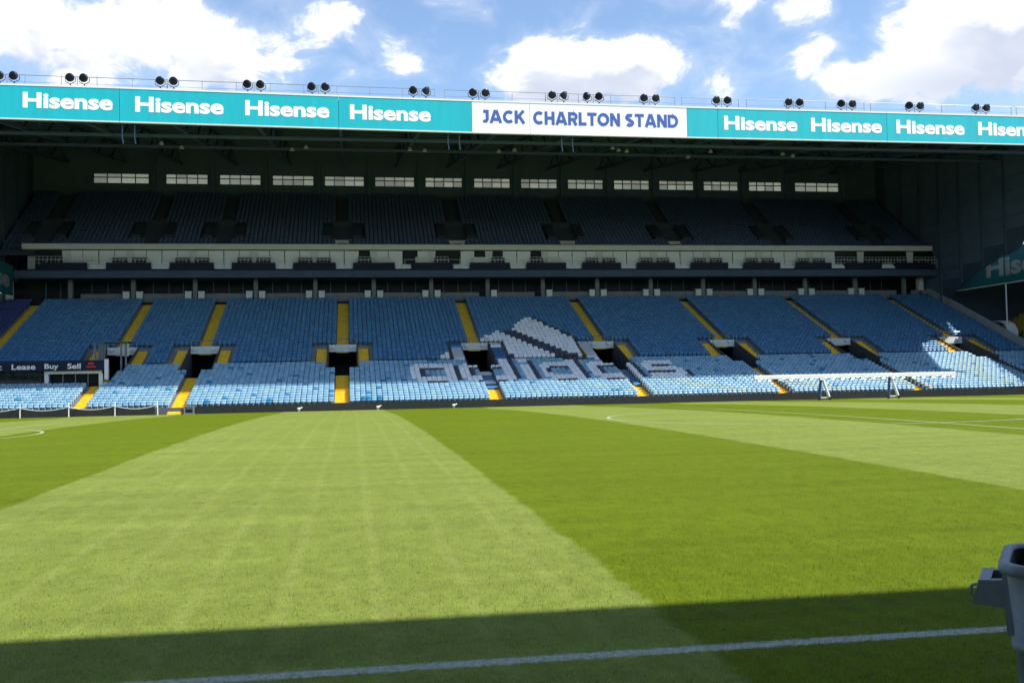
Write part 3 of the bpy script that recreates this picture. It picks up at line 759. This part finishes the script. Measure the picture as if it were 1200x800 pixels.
for x in (-16.5, -15, -5.2, -3.9, 5.6, 7, 14.0, 15.4, 24.5, 25.3, 26.2, 33, 34.4, 42, 43.4):
    put('light_fitting', lm, roof, (x, 92.0 + random.uniform(-2, 2), 23.75))
hg = MB().tube([(-.45, YF + .7, 22.2), (-.45, YF + .7, 21.2), (-.38, YF + .7, 20.7)], .05, 5); hg.tube([(.45, YF + .7, 22.2), (.45, YF + .7, 21.2), (.52, YF + .7, 20.7)], .05, 5); hg = hg.mesh('hanger', M_clad)
for x in (-16.6, 8.3, 17.6): put('hanger', hg, roof, (x, 0, 0))

# boards on the roof edge
FB = [(-38, 22.4), (-25.5, 22.33), (-7, 22.16), (10, 22.0), (27, 21.97), (75, 21.97)]
FT = [(-38, 24.92), (-25.5, 24.89), (-17, 24.85), (-.75, 24.67), (9.7, 24.57), (27.6, 24.5), (75, 24.45)]
def ip(T, x): return float(np.interp(x, [t[0] for t in T], [t[1] for t in T]))
def text_mesh(txt, x0, x1, z0, z1, m, off=.02, depth=.012):
    cu = bpy.data.curves.new('lettering', 'FONT'); cu.body = txt; cu.size = 1; cu.offset = off; cu.extrude = .02; cu.resolution_u = 4; cu.space_character = SPACING.get(txt, 1.0)
    o = bpy.data.objects.new('lettering', cu); COL.objects.link(o)
    dg = bpy.context.evaluated_depsgraph_get(); me = bpy.data.meshes.new_from_object(o.evaluated_get(dg)); bpy.data.objects.remove(o); bpy.data.curves.remove(cu)
    n = len(me.vertices); co = np.empty(n * 3); me.vertices.foreach_get('co', co); co = co.reshape(-1, 3)
    lo, hi = co.min(0), co.max(0)
    X = x0 + (co[:, 0] - lo[0]) / (hi[0] - lo[0]) * (x1 - x0); Z = z0 + (co[:, 1] - lo[1]) / (hi[1] - lo[1]) * (z1 - z0); D = (co[:, 2] - lo[2]) / (hi[2] - lo[2]) * depth
    return me, X, Z, D
SPACING = {}
def arc(cx, cy, rx, ry, a0, a1, n=14): return [(cx + rx * math.cos(math.radians(a0 + (a1 - a0) * i / n)), cy + ry * math.sin(math.radians(a0 + (a1 - a0) * i / n))) for i in range(n + 1)]
T_ = .12                                             # half stroke; letters are one unit tall
LET = {
 'H': (.84, [[(T_, 0), (T_, 1)], [(.84 - T_, 0), (.84 - T_, 1)], [(T_, .5), (.84 - T_, .5)]]),
 'J': (.56, [[(.12, 1 - T_), (.56 - T_, 1 - T_)], [(.56 - T_, 1), (.56 - T_, .34)] + arc(.27, .33, .175, .33 - T_, 0, -140)]),
 'A': (1.0, [[(.10, 0), (.47, 1)], [(.90, 0), (.53, 1)], [(.24, .28), (.76, .28)]]),
 'C': (.90, [arc(.5, .5, .5 - T_, .5 - T_, 48, 312, 24)]),
 'K': (.88, [[(T_, 0), (T_, 1)], [(T_, .36), (.74, 1)], [(.36, .58), (.76, 0)]]),
 'R': (.84, [[(T_, 0), (T_, 1)], [(T_, 1 - T_), (.46, 1 - T_)] + arc(.46, .665, .25, .335 - T_, 90, -90) + [(T_, .445)], [(.46, .42), (.70, 0)]]),
 'L': (.66, [[(T_, 0), (T_, 1)], [(T_, T_), (.66, T_)]]),
 'T': (.80, [[(0, 1 - T_), (.80, 1 - T_)], [(.40, 0), (.40, 1)]]),
 'O': (1.02, [arc(.51, .5, .51 - T_, .5 - T_, 0, 360, 32)]),
 'N': (.86, [[(T_, 0), (T_, 1)], [(.86 - T_, 0), (.86 - T_, 1)], [(.15, .93), (.71, .07)]]),
 'S': (.76, [arc(.38, .715, .255, .285 - T_, 35, 262, 16) + arc(.38, .285, .265, .285 - T_, 82, -145, 16)]),
 'D': (.92, [[(T_, 0), (T_, 1)], [(T_, 1 - T_), (.42, 1 - T_)] + arc(.42, .5, .50 - T_, .5 - T_, 90, -90, 20) + [(T_, T_)]]),
 'i': (.27, [[(.135, 0), (.135, .70)], [(.135, .80), (.135, 1.0)]]),
 's': (.62, [arc(.31, .525, .205, .205 - T_ + .005, 35, 262, 14) + arc(.31, .21, .215, .21 - T_ + .005, 82, -145, 14)]),
 'e': (.74, [[(.15, .36), (.64, .36)], arc(.37, .36, .37 - T_, .36 - T_ + .01, 0, 318, 24)]),
 'n': (.68, [[(T_, 0), (T_, .72)], [(.68 - T_, 0), (.68 - T_, .40)] + arc(.36, .40, .68 - T_ - .36, .32 - T_, 0, 100) + [(T_, .50)]]),
 ' ': (.30, []),
}
def drawn_letters(txt, x0, x1, z0, z1, y, m, parent, gap=.085, shear=True):
    w = sum(LET[c][0] for c in txt) + gap * (len(txt) - 1); kx = (x1 - x0) / w; kz = z1 - z0; mb = MB(); pen = 0.; lay = 0
    xm = (x0 + x1) / 2
    P = lambda u, v, d: (x0 + u * kx, y - d, z0 + v * kz + ((ip(FB, x0 + u * kx) - ip(FB, xm)) if shear else 0))
    for ch in txt:
        for line in LET[ch][1]:
            lay = (lay + 1) % 4; d = .010 + .003 * lay; L_ = []; R_ = []
            pts = [Vector((a + pen, b)) for a, b in line]; n = len(pts)
            for i, q in enumerate(pts):
                a = (pts[i] - pts[i - 1]).normalized() if i else None; b = (pts[i + 1] - pts[i]).normalized() if i < n - 1 else None
                t = (a + b).normalized() if a and b else (a or b); nn = Vector((-t.y, t.x)); k = 1.0
                if a and b: k = 1 / max(.5, nn.dot(Vector((-a.y, a.x))))
                L_.append(q + nn * T_ * k); R_.append(q - nn * T_ * k)
            for i in range(n - 1):
                f_ = [R_[i], R_[i + 1], L_[i + 1], L_[i]]
                mb.hexa([P(q.x, q.y, 0) for q in f_] + [P(q.x, q.y, d) for q in f_])
        pen += LET[ch][0] + gap
    return put('lettering', mb.mesh('lettering', m), parent)
def letters(txt, x0, x1, z0, z1, y, m, parent, off=.03, shear=True):
    me, X, Z, D = text_mesh(txt, x0, x1, z0, z1, m, off)
    xm = (x0 + x1) / 2
    if shear: Z = Z + np.array([ip(FB, q) - ip(FB, xm) for q in X])
    me.vertices.foreach_set('co', np.stack([X, y - D, Z], 1).ravel()); me.materials.clear(); me.materials.append(m); me.update()
    return put('lettering', me, parent)
def board(x0, x1, m, label):
    mb = MB(); n = max(1, int((x1 - x0) / 4)); xs = np.linspace(x0 + .015, x1 - .015, n + 1)
    for a, b in zip(xs[:-1], xs[1:]):
        mb.hexa([(a, YF, ip(FB, a)), (b, YF, ip(FB, b)), (b, YF + .2, ip(FB, b)), (a, YF + .2, ip(FB, a)), (a, YF, ip(FT, a) - .12), (b, YF, ip(FT, b) - .12), (b, YF + .2, ip(FT, b) - .12), (a, YF + .2, ip(FT, a) - .12)])
    o = put('advertising_board', mb.mesh('advertising_board', m), None, (0, 0, 0), label, 'billboard', 'boards along the roof edge')
    for T, dz, h, mm, nm in ((FT, -.115, .13, M_white, 'top_trim'), (FB, -.09, .085, M_lgrey, 'bottom_trim')):
        mb = MB()
        for a, b in zip(xs[:-1], xs[1:]):
            za, zb = ip(T, a) + dz, ip(T, b) + dz
            mb.hexa([(a, YF - .03, za), (b, YF - .03, zb), (b, YF + .25, zb), (a, YF + .25, za), (a, YF - .03, za + h), (b, YF - .03, zb + h), (b, YF + .25, zb + h), (a, YF + .25, za + h)])
        put(nm, mb.mesh(nm, mm), o)
    return o
SEAM = [-37.5, -17.1, -.77, 9.71, 14.42, 27.64, 30.31, 45.49, 70.2]
BL = ['leftmost teal roof-edge board with one white word above the far stand', 'long teal roof-edge board carrying two white words, left of centre',
      'teal roof-edge board with one white word, left of the white boards', 'short white roof-edge board with blue word JACK', 'long white roof-edge board with blue words CHARLTON STAND',
      'narrow blank teal roof-edge board right of the white boards', 'teal roof-edge board with two white words, right of the narrow blank one', 'rightmost teal roof-edge board with white words running out of frame']
BOARDS = [board(SEAM[i], SEAM[i + 1], M_wboard if i in (3, 4) else M_teal, BL[i]) for i in range(8)]
for (x0, x1, zc, bi) in ((-23.97, -17.57, 23.67, 0), (-15.97, -9.47, 23.55, 1), (-7.88, -1.48, 23.47, 1), (.09, 6.44, 23.35, 2), (30.85, 37.34, 23.21, 6), (38.56, 45.02, 23.22, 6), (46.35, 52.75, 23.22, 7), (54.04, 60.47, 23.22, 7)):
    letters('Hisense', x0, x1, zc - .60, zc + .60, YF - .004, M_letw, BOARDS[bi], .038)
drawn_letters('JACK', 10.53, 14.06, 23.29 - .52, 23.29 + .52, YF - .004, M_blue, BOARDS[3])
drawn_letters('CHARLTON STAND', 14.70, 26.87, 23.25 - .54, 23.25 + .54, YF - .004, M_blue, BOARDS[4])

# railing and floodlights on the roof edge
def railing(x0, x1, parent):
    mb = MB(); zt = ip(FT, (x0 + x1) / 2) + 1.02
    mb.tube([(x0, YF + .9, ip(FT, x0) + 1.02), (x1, YF + .9, ip(FT, x1) + 1.02)], .03, 5)
    mb.tube([(x0, YF + .9, ip(FT, x0) + .5), (x1, YF + .9, ip(FT, x1) + .5)], .012, 4)
    n = max(2, int((x1 - x0) / 2.4))
    for x in np.linspace(x0 + .05, x1 - .05, n): mb.tube([(x, YF + .9, ip(FT, x) - .3), (x, YF + .9, ip(FT, x) + 1.02)], .028, 5)
    put('roof_railing', mb.mesh('roof_railing', M_greyst), parent)
for x0, x1 in ((-37, 6.9), (7.6, 27.0), (27.5, 32.6), (33.2, 44.0), (44.5, 58), (58.4, 69)): railing(x0, x1, stand)
FL = [-25.25, -20.27, -13.75, -7.23, -2.31, 5.61, 10.39, 16.88, 19.87, 24.64, 30.92, 37.36, 42.16, 48.48, 54.79]
WHERE = ['at the far left edge', 'above the gap right of the first', 'above the second white word', 'above the third white word', 'left of the second board seam',
         'above the fourth white word', 'above the word JACK', 'above the A of CHARLTON', 'above the T of CHARLTON', 'above the word STAND', 'above the narrow blank board', 'between the fifth and sixth words',
         'above the sixth white word', 'above the seventh white word', 'nearest the right edge']
lamp_me = {}
def lamp_mesh(yaw):
    R_ = Matrix.Rotation(yaw, 3, 'Z') @ Matrix.Rotation(math.radians(12), 3, 'X')
    mb = MB(); mb.tube([R_ @ Vector(q) for q in ((0, -.20, 0), (0, -.16, 0), (0, .02, 0), (0, .2, 0), (0, .3, 0))], [.31, .33, .31, .18, .11], 16)
    return smooth(mb.mesh('lamp', M_lamp))
def lens_mesh(yaw):
    R_ = Matrix.Rotation(yaw, 3, 'Z') @ Matrix.Rotation(math.radians(12), 3, 'X')
    mb = MB().tube([R_ @ Vector(q) for q in ((0, -.235, 0), (0, -.201, 0))], [.2, .28], 14); return mb.mesh('lens', M_glassd)
def yoke_mesh():
    mb = MB(); mb.tube([(-.37, 0, 0), (-.37, 0, -.3), (0, .02, -.5), (.37, 0, -.3), (.37, 0, 0)], .03, 5); mb.tube([(0, .02, -.5), (0, .05, -.75)], .05, 6); return mb.mesh('yoke', M_lamp)
YOKE = yoke_mesh()
for i, x in enumerate(FL):
    z = ip(FT, x)
    r = root('floodlight', (x, YF + .6, z), 'pair of black round floodlights on the roof edge ' + WHERE[i], 'floodlight', 'floodlights along the roof edge')
    mb = MB().box(x - .8, x + .8, YF + .45, YF + .75, z + .02, z + .14); mb.box(x - .1, x + .1, YF + .5, YF + .7, z - .2, z + .02); mb.tube([(x, YF + .6, z + .14), (x, YF + .6, z + .95)], .03, 5)
    put('bracket', mb.mesh('bracket', M_greyst), r)
    for s in (-1, 1):
        yaw = random.uniform(-.5, .5)
        if (i, s) in ((5, 1), (7, 1), (8, -1)): yaw = 1.1 * s
        lo = put('lamp', lamp_mesh(yaw), r, (x + s * .5, YF + .6, z + .80)); put('lens', lens_mesh(yaw), lo); put('yoke', YOKE, r, (x + s * .5, YF + .6, z + .80))

# ------------------------------------------------------------------ stand behind the right-hand goal
SX = 70.6
south = root('football_stand', (SX + 12, 60, 0), 'goal-end stand with dull teal fascia at the right edge', 'stand')
mb = MB()
for i in range(22): mb.box(SX + 1 + .75 * i, SX + 1.75 + .75 * i, 20, 109.5, -.02, 4.0 + .40 * i)
put('terrace', mb.mesh('terrace', M_concd), south)
put('roof', MB().hexa([(SX + .3, 10, 15.3), (SX + 26, 10, 17.5), (SX + 26, 109.2, 17.5), (SX + .3, 109.2, 15.3), (SX + .3, 10, 15.5), (SX + 26, 10, 17.7), (SX + 26, 109.2, 17.7), (SX + .3, 109.2, 15.5)]).mesh('roof', M_roof), south)
put('back_wall', MB().box(SX + 20, SX + 20.3, 20, 110.2, 0, 16.9).mesh('back_wall', M_clad), south)
put('end_wall', MB().box(SX + 1, SX + 20, 109.8, 110.2, 0, 15.4).mesh('end_wall', M_clad), south)
for y in (30, 48, 66, 84, 102): put('column', MB().box(SX + 13, SX + 13.4, y, y + .4, 5.5, 16.4).mesh('column', M_dark), south)
sp = []; sc = []
for i in range(22):
    for y in np.arange(78, 109.3, .5):
        if (y - 78) % 8 < 1.2: continue
        sp.append((SX + 1.05 + .75 * i, y, 4.0 + .40 * i)); sc.append((.62, .44, .05) if y > 86 and i < 14 else (.06, .12, .30))
put('goal_end_seats', seats_mesh('goal_end_seats', sp, sc, -math.pi / 2), label='dark yellow and blue seats under the right-hand goal-end roof', cat='seats', kind='stuff')
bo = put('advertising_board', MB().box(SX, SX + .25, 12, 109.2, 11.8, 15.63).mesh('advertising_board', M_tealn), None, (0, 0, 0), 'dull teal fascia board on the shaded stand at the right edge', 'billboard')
put('bottom_trim', MB().box(SX - .03, SX + .28, 12, 109.2, 11.7, 11.795).mesh('bottom_trim', M_lgrey), bo)
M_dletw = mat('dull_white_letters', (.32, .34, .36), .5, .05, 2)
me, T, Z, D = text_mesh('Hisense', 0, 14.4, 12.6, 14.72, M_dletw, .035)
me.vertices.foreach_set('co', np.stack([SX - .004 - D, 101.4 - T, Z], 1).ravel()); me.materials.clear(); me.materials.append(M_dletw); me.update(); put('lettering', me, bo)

# stand behind the left-hand goal (its corner only shows at the left edge)
NX = -34.2
north = root('football_stand', (NX - 12, 60, 0), 'goal-end stand corner with dull teal fascia at the left edge', 'stand')
mb = MB()
for i in range(22): mb.box(NX - 4.75 - .75 * i, NX - 4 - .75 * i, 20, 79, -.02, .6 + .36 * i)
put('terrace', mb.mesh('terrace', M_concd), north)
put('roof', MB().hexa([(NX - 26, 10, 18.6), (NX - .3, 10, 14.3), (NX - .3, 108, 14.3), (NX - 26, 108, 18.6), (NX - 26, 10, 18.8), (NX - .3, 10, 14.5), (NX - .3, 108, 14.5), (NX - 26, 108, 18.8)]).mesh('roof', M_roof), north)
put('end_wall', MB().box(NX - 20, NX - 4, 79.1, 79.5, 0, 12).mesh('end_wall', M_clad), north)
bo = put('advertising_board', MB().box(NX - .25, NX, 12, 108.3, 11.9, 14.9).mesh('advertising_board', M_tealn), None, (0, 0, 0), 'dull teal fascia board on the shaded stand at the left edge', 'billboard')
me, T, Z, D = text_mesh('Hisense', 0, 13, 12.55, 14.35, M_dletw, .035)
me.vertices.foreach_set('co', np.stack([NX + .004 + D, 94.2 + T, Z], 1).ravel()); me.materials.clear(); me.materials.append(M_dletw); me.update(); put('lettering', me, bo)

# ------------------------------------------------------------------ stand around the viewer: its roof shades the near touchline
west = root('football_stand', (20, -14, 0), 'main stand behind the viewer whose roof shades the near touchline', 'stand')
mb = MB()
for i in range(24): mb.box(-45, 85, -2.6 - .75 * i, -1.85 - .75 * i, -.02, .5 + .38 * i)
put('terrace', mb.mesh('terrace', M_conc), west)
put('roof', MB().hexa([(-45, -24, 18.5), (85, -24, 18.5), (85, 1.57, 16.0), (-45, 1.57, 16.0), (-45, -24, 18.8), (85, -24, 18.8), (85, 1.57, 16.6), (-45, 1.57, 16.6)]).mesh('roof', M_roof), west)
put('back_wall', MB().box(-45, 85, -24.3, -24, -.02, 18.4).mesh('back_wall', M_clad), west)
for x in range(-40, 86, 20): put('column', MB().box(x - .2, x + .2, -18, -17.6, 7.8, 17.9).mesh('column', M_dark), west)

# ------------------------------------------------------------------ things at the far touchline
# boarded cabin on the left with its black board
cab = root('platform_cabin', (-25, 88, 0), 'white framed cabin with dark opening under the black board on the left', 'cabin')
put('frame', MB().box(-25.3, -20.75, 87.9, 88.1, 3.42, 3.66).mesh('frame', M_white), cab)
for x in (-25.3, -21.0): put('post', MB().box(x, x + .32, 87.92, 88.12, 2.25, 3.41).mesh('post', M_white), cab)
put('opening', MB().box(-24.95, -21.05, 88.6, 88.7, 2.4, 3.6).mesh('opening', M_glassd), cab)
put('roof', MB().box(-33.5, -20.75, 87.95, 91.2, 3.67, 3.75).mesh('roof', M_dark), cab)
for x in (-24.0, -23.0, -22.0): put('mullion', MB().box(x - .03, x + .03, 88.5, 88.58, 2.4, 3.6).mesh('mullion', M_greyst), cab)
lb = put('advertising_board', MB().box(-33.5, -20.55, 87.6, 87.85, 3.68, 4.52).mesh('advertising_board', M_navy), None, (0, 0, 0), 'long black board reading Lease Buy Sell above the left seats', 'billboard')
for txt, x0, x1 in (('Rent', -30.9, -29.05 + .55), ('Lease', -27.75, -25.9), ('Buy', -25.2, -24.1), ('Sell', -23.4, -22.35)):
    h = .46 if txt != 'Buy' else .56
    letters(txt, x0, x1, 4.28 - h, 4.28, 87.596, M_letw, lb, .02, False)
mb = MB().box(-20.0 - .05, -18.9, 87.58, 87.598, 3.95, 4.02); 
em = MB().hexa([(-21.95, 87.57, 3.92), (-21.1, 87.57, 3.92), (-21.1, 87.597, 3.92), (-21.95, 87.597, 3.92), (-21.85, 87.57, 4.05), (-21.2, 87.57, 4.05), (-21.2, 87.597, 4.05), (-21.85, 87.597, 4.05)])
em.box(-21.75, -21.3, 87.57, 87.597, 4.16, 4.34)
put('emblem', em.mesh('emblem', [M_red]), lb)
put('end_post', MB().box(-20.5, -20.2, 87.7, 88.0, 2.9, 4.6).mesh('end_post', M_white), lb)
# camera platform over the left vomitory
cp = root('camera_platform', (-21.2, 94, 4), 'small white railed platform over the left vomitory above the black board', 'platform')
for x in (-22.5, -21.9, -20.3, -19.9):
    put('post', MB().box(x - .07, x + .07, 92.9, 93.05, 3.72, 6.2).mesh('post', M_conc), cp)
put('screen', MB().hexa([(-22.4, 93.1, 3.9), (-21.8, 93.1, 3.9), (-21.8, 93.2, 3.9), (-22.4, 93.2, 3.9), (-22.2, 93.1, 6.1), (-21.6, 93.1, 6.1), (-21.6, 93.2, 6.1), (-22.2, 93.2, 6.1)]).mesh('screen', M_conc), cp)
put('canopy', MB().box(-21.9, -19.7, 92.8, 94.6, 6.2, 6.3).mesh('canopy', mat('green_canopy', (.06, .14, .12), .6)), cp)
put('side_screen', MB().box(-20.2, -19.7, 93.1, 93.2, 5.0, 6.15).mesh('side_screen', M_lgrey), cp)

# white posts and sagging rope on the left
POSTS = [(-24.85, 80.3), (-21.35, 80.25), (-18.0, 80.25), (-14.85, 80.2)]
for i, (x, y) in enumerate(POSTS):
    mb = MB().tube([(x, y, -.01), (x, y, .95)], .04, 8); mb.tube([(x, y, .95), (x, y, .985)], [.05, .03], 8)
    put('rope_post', mb.mesh('rope_post', M_white), None, (0, 0, 0), ['leftmost white rope post at the far grass edge', 'second white rope post from the left at the far grass edge', 'third white rope post, below the left yellow stairs', 'white rope post beside the second yellow stairs'][i], 'post', 'white rope posts')
mb = MB()
full = [(-28.3, 80.3)] + POSTS
for (xa, ya), (xb, yb) in zip(full[:-1], full[1:]):
    mb.tube([(xa + (xb - xa) * t, ya + (yb - ya) * t - .06, .78 - .26 * 4 * t * (1 - t)) for t in np.linspace(0, 1, 9)], .022, 5)
put('rope', mb.mesh('rope', M_white), None, (0, 0, 0), 'white rope sagging between the white posts on the left', 'rope')

# sprinkler heads at the pitch edge
for i, x in enumerate((-4.18, 2.01, 8.09)):
    mb = MB().tube([(x, 80.3, -.01), (x, 80.3, .16), (x, 80.3, .2), (x, 80.3, .32)], [.09, .09, .17, .12], 10); mb.tube([(x, 80.3, .26), (x + .26, 80.2, .33)], .05, 6)
    put('sprinkler', smooth(mb.mesh('sprinkler', M_white)), None, (0, 0, 0), ['small white sprinkler left of the upright yellow stairs', 'small white sprinkler just right of the upright yellow stairs', 'small white sprinkler below the letter d of the seats'][i], 'sprinkler', 'sprinklers along the black boards')

# grow-light rig parked on the right
rig = root('grow_light_rig', (41.8, 78, 0), 'long white wheeled boom with lamps standing on the far touchline at right', 'lamp rig')
zr = 1.86
mb = MB(); mb.box(32.8, 51.0, 77.85, 78.15, zr - .02, zr + .2); mb.beam((32.8, 78, zr + .26), (51.0, 78, zr + .26), .12, .10)
put('boom', mb.mesh('boom', M_white), rig)
lmh = MB().hexa([(-.2, -.24, -.14), (.2, -.24, -.14), (.2, .24, -.14), (-.2, .24, -.14), (-.08, -.1, 0), (.08, -.1, 0), (.08, .1, 0), (-.08, .1, 0)]).mesh('lamp', M_greyst)
for x in np.arange(33.2, 51.0, .92): put('lamp', lmh, rig, (x, 78, zr - .022))
for x in (38.75, 44.95):
    mb = MB(); mb.beam((x + .45, 77.6, .26), (x + .08, 77.97, zr - .03), .22, .16); mb.beam((x + .1, 78.5, .26), (x, 78.05, zr - .03), .14, .12)
    mb.box(x - .42, x + .56, 77.6, 77.7, .18, .26)
    put('support', mb.mesh('support', M_white), rig)
    put('brace', MB().beam((x - .35, 77.7, .26), (x - .05, 77.97, zr - .03), .2, .12).mesh('brace', M_dark), rig)
    for dx in (-.4, .55):
        w = MB().tube([(x + dx, 77.6, .14), (x + dx, 77.7, .14)], .14, 14); put('wheel', w.mesh('wheel', M_black), rig)

# corner at the right: flag pole and pale shelter in front of the goal-end stand
mb = MB().tube([(70.2, 97.6, 2), (70.2, 97.6, 11.6)], [.09, .07], 8)
put('pole', mb.mesh('pole', M_white), None, (0, 0, 0), 'thin white pole in front of the right-hand goal-end stand', 'pole')
sh = root('corner_shelter', (70.6, 98, 0), 'pale rounded shelter behind the sloping parapet at right', 'shelter')
mb = MB(); pr = [(-2.0, 0), (-1.9, 1.0), (-1.4, 1.7), (-.5, 2.05), (.5, 2.05), (1.4, 1.7), (1.9, 1.0), (2.0, 0)]
for (xa, za), (xb, zb) in zip(pr[:-1], pr[1:]): mb.hexa([(70.1, 99.4 - xa, 5.6 + za), (71.3, 99.4 - xa, 5.6 + za), (71.3, 99.4 - xb, 5.6 + zb), (70.1, 99.4 - xb, 5.6 + zb), (70.1, 99.4 - xa * 1.03, 5.66 + za), (71.3, 99.4 - xa * 1.03, 5.66 + za), (71.3, 99.4 - xb * 1.03, 5.66 + zb), (70.1, 99.4 - xb * 1.03, 5.66 + zb)])
put('canopy', mb.mesh('canopy', M_panelw), sh)
put('plinth', MB().box(69.9, 71.5, 95, 104, -.02, 5.6).mesh('plinth', M_concd), sh)

# ------------------------------------------------------------------ grey bin in the foreground
def bin_():
    r = root('wheeled_bin', (3.62, 4.55, 0), 'grey plastic wheeled bin cut by the right edge of the picture', 'bin')
    cx, cy = 3.62, 4.55
    def ring(hw, hd, z, rad=.13, n=5):
        pts = []
        for sx, sy, a0 in ((1, 1, 0), (-1, 1, 90), (-1, -1, 180), (1, -1, 270)):
            for k in range(n + 1):
                a = math.radians(a0 + 90 * k / n); pts.append((cx + sx * (hw - rad) + rad * math.cos(a), cy + sy * (hd - rad) + rad * math.sin(a), z))
        return pts
    def loft(rings, nm, m, parent=r, caps=(True, True)):
        mb = MB(); k = len(rings[0])
        for q in rings: mb.v += q
        for i in range(len(rings) - 1):
            for j in range(k): mb.f.append((i * k + j, i * k + (j + 1) % k, (i + 1) * k + (j + 1) % k, (i + 1) * k + j)); mb.m.append(0)
        if caps[0]: mb.f.append(tuple(range(k))[::-1]); mb.m.append(0)
        if caps[1]: mb.f.append(tuple((len(rings) - 1) * k + j for j in range(k))); mb.m.append(0)
        return put(nm, smooth(mb.mesh(nm, m)), parent)
    loft([ring(.275, .30, .04), ring(.28, .31, .10), ring(.295, .325, .60), ring(.312, .34, .605), ring(.312, .34, .64), ring(.297, .33, .645), ring(.325, .36, 1.02)], 'body', M_bin, caps=(True, False))
    loft([ring(.305, .34, 1.03), ring(.27, .30, .6), ring(.25, .28, .3)][::-1], 'inside', M_bind, caps=(True, False))
    loft([ring(.325, .36, .985), ring(.350, .385, .99), ring(.360, .395, 1.015), ring(.355, .39, 1.04), ring(.335, .37, 1.05), ring(.312, .35, 1.045), ring(.305, .343, 1.02)], 'rim', M_bin, caps=(False, False))
    # handle bracket reaching out on the left
    mb = MB(); x1 = cx - .32
    for y0, y1 in ((cy - .18, cy - .12), (cy + .12, cy + .18)):
        mb.hexa([(x1 - .155, y0, .80), (x1 + .02, y0, .79), (x1 + .02, y1, .79), (x1 - .155, y1, .80), (x1 - .12, y0, .925), (x1 + .02, y0, .94), (x1 + .02, y1, .94), (x1 - .12, y1, .925)])
    mb.hexa([(x1 - .165, cy - .181, .805), (x1 - .10, cy - .181, .795), (x1 - .10, cy + .181, .795), (x1 - .165, cy + .181, .805), (x1 - .135, cy - .181, .928), (x1 - .08, cy - .181, .932), (x1 - .08, cy + .181, .932), (x1 - .135, cy + .181, .928)])
    mb.hexa([(x1 - .10, cy - .119, .80), (x1 + .02, cy - .119, .79), (x1 + .02, cy + .119, .79), (x1 - .10, cy + .119, .80), (x1 - .09, cy - .119, .86), (x1 + .02, cy - .119, .86), (x1 + .02, cy + .119, .86), (x1 - .09, cy + .119, .86)])
    mb.tube([(x1 - .163, cy - .14, .83), (x1 - .178, cy - .14, .85), (x1 - .17, cy - .14, .89), (x1 - .145, cy - .14, .90)], .008, 6)
    put('handle', mb.mesh('handle', M_bin), r)
    for yy in (-.2, -.07, .07, .2):
        mb = MB().hexa([(cx - .30, cy + yy - .012, .66), (cx - .33, cy + yy - .012, .66), (cx - .33, cy + yy + .012, .66), (cx - .30, cy + yy + .012, .66), (cx - .318, cy + yy - .012, .98), (cx - .345, cy + yy - .012, .98), (cx - .345, cy + yy + .012, .98), (cx - .318, cy + yy + .012, .98)])
        put('rib', mb.mesh('rib', M_bin), r)
    for yy in (-.27, .22):
        put('wheel', MB().tube([(cx - .22, cy + yy, .1), (cx - .22, cy + yy + .05, .1)], .1, 16).mesh('wheel', M_black), r)
    r.rotation_euler.z = math.radians(-38); r.scale.z = .97
bin_()
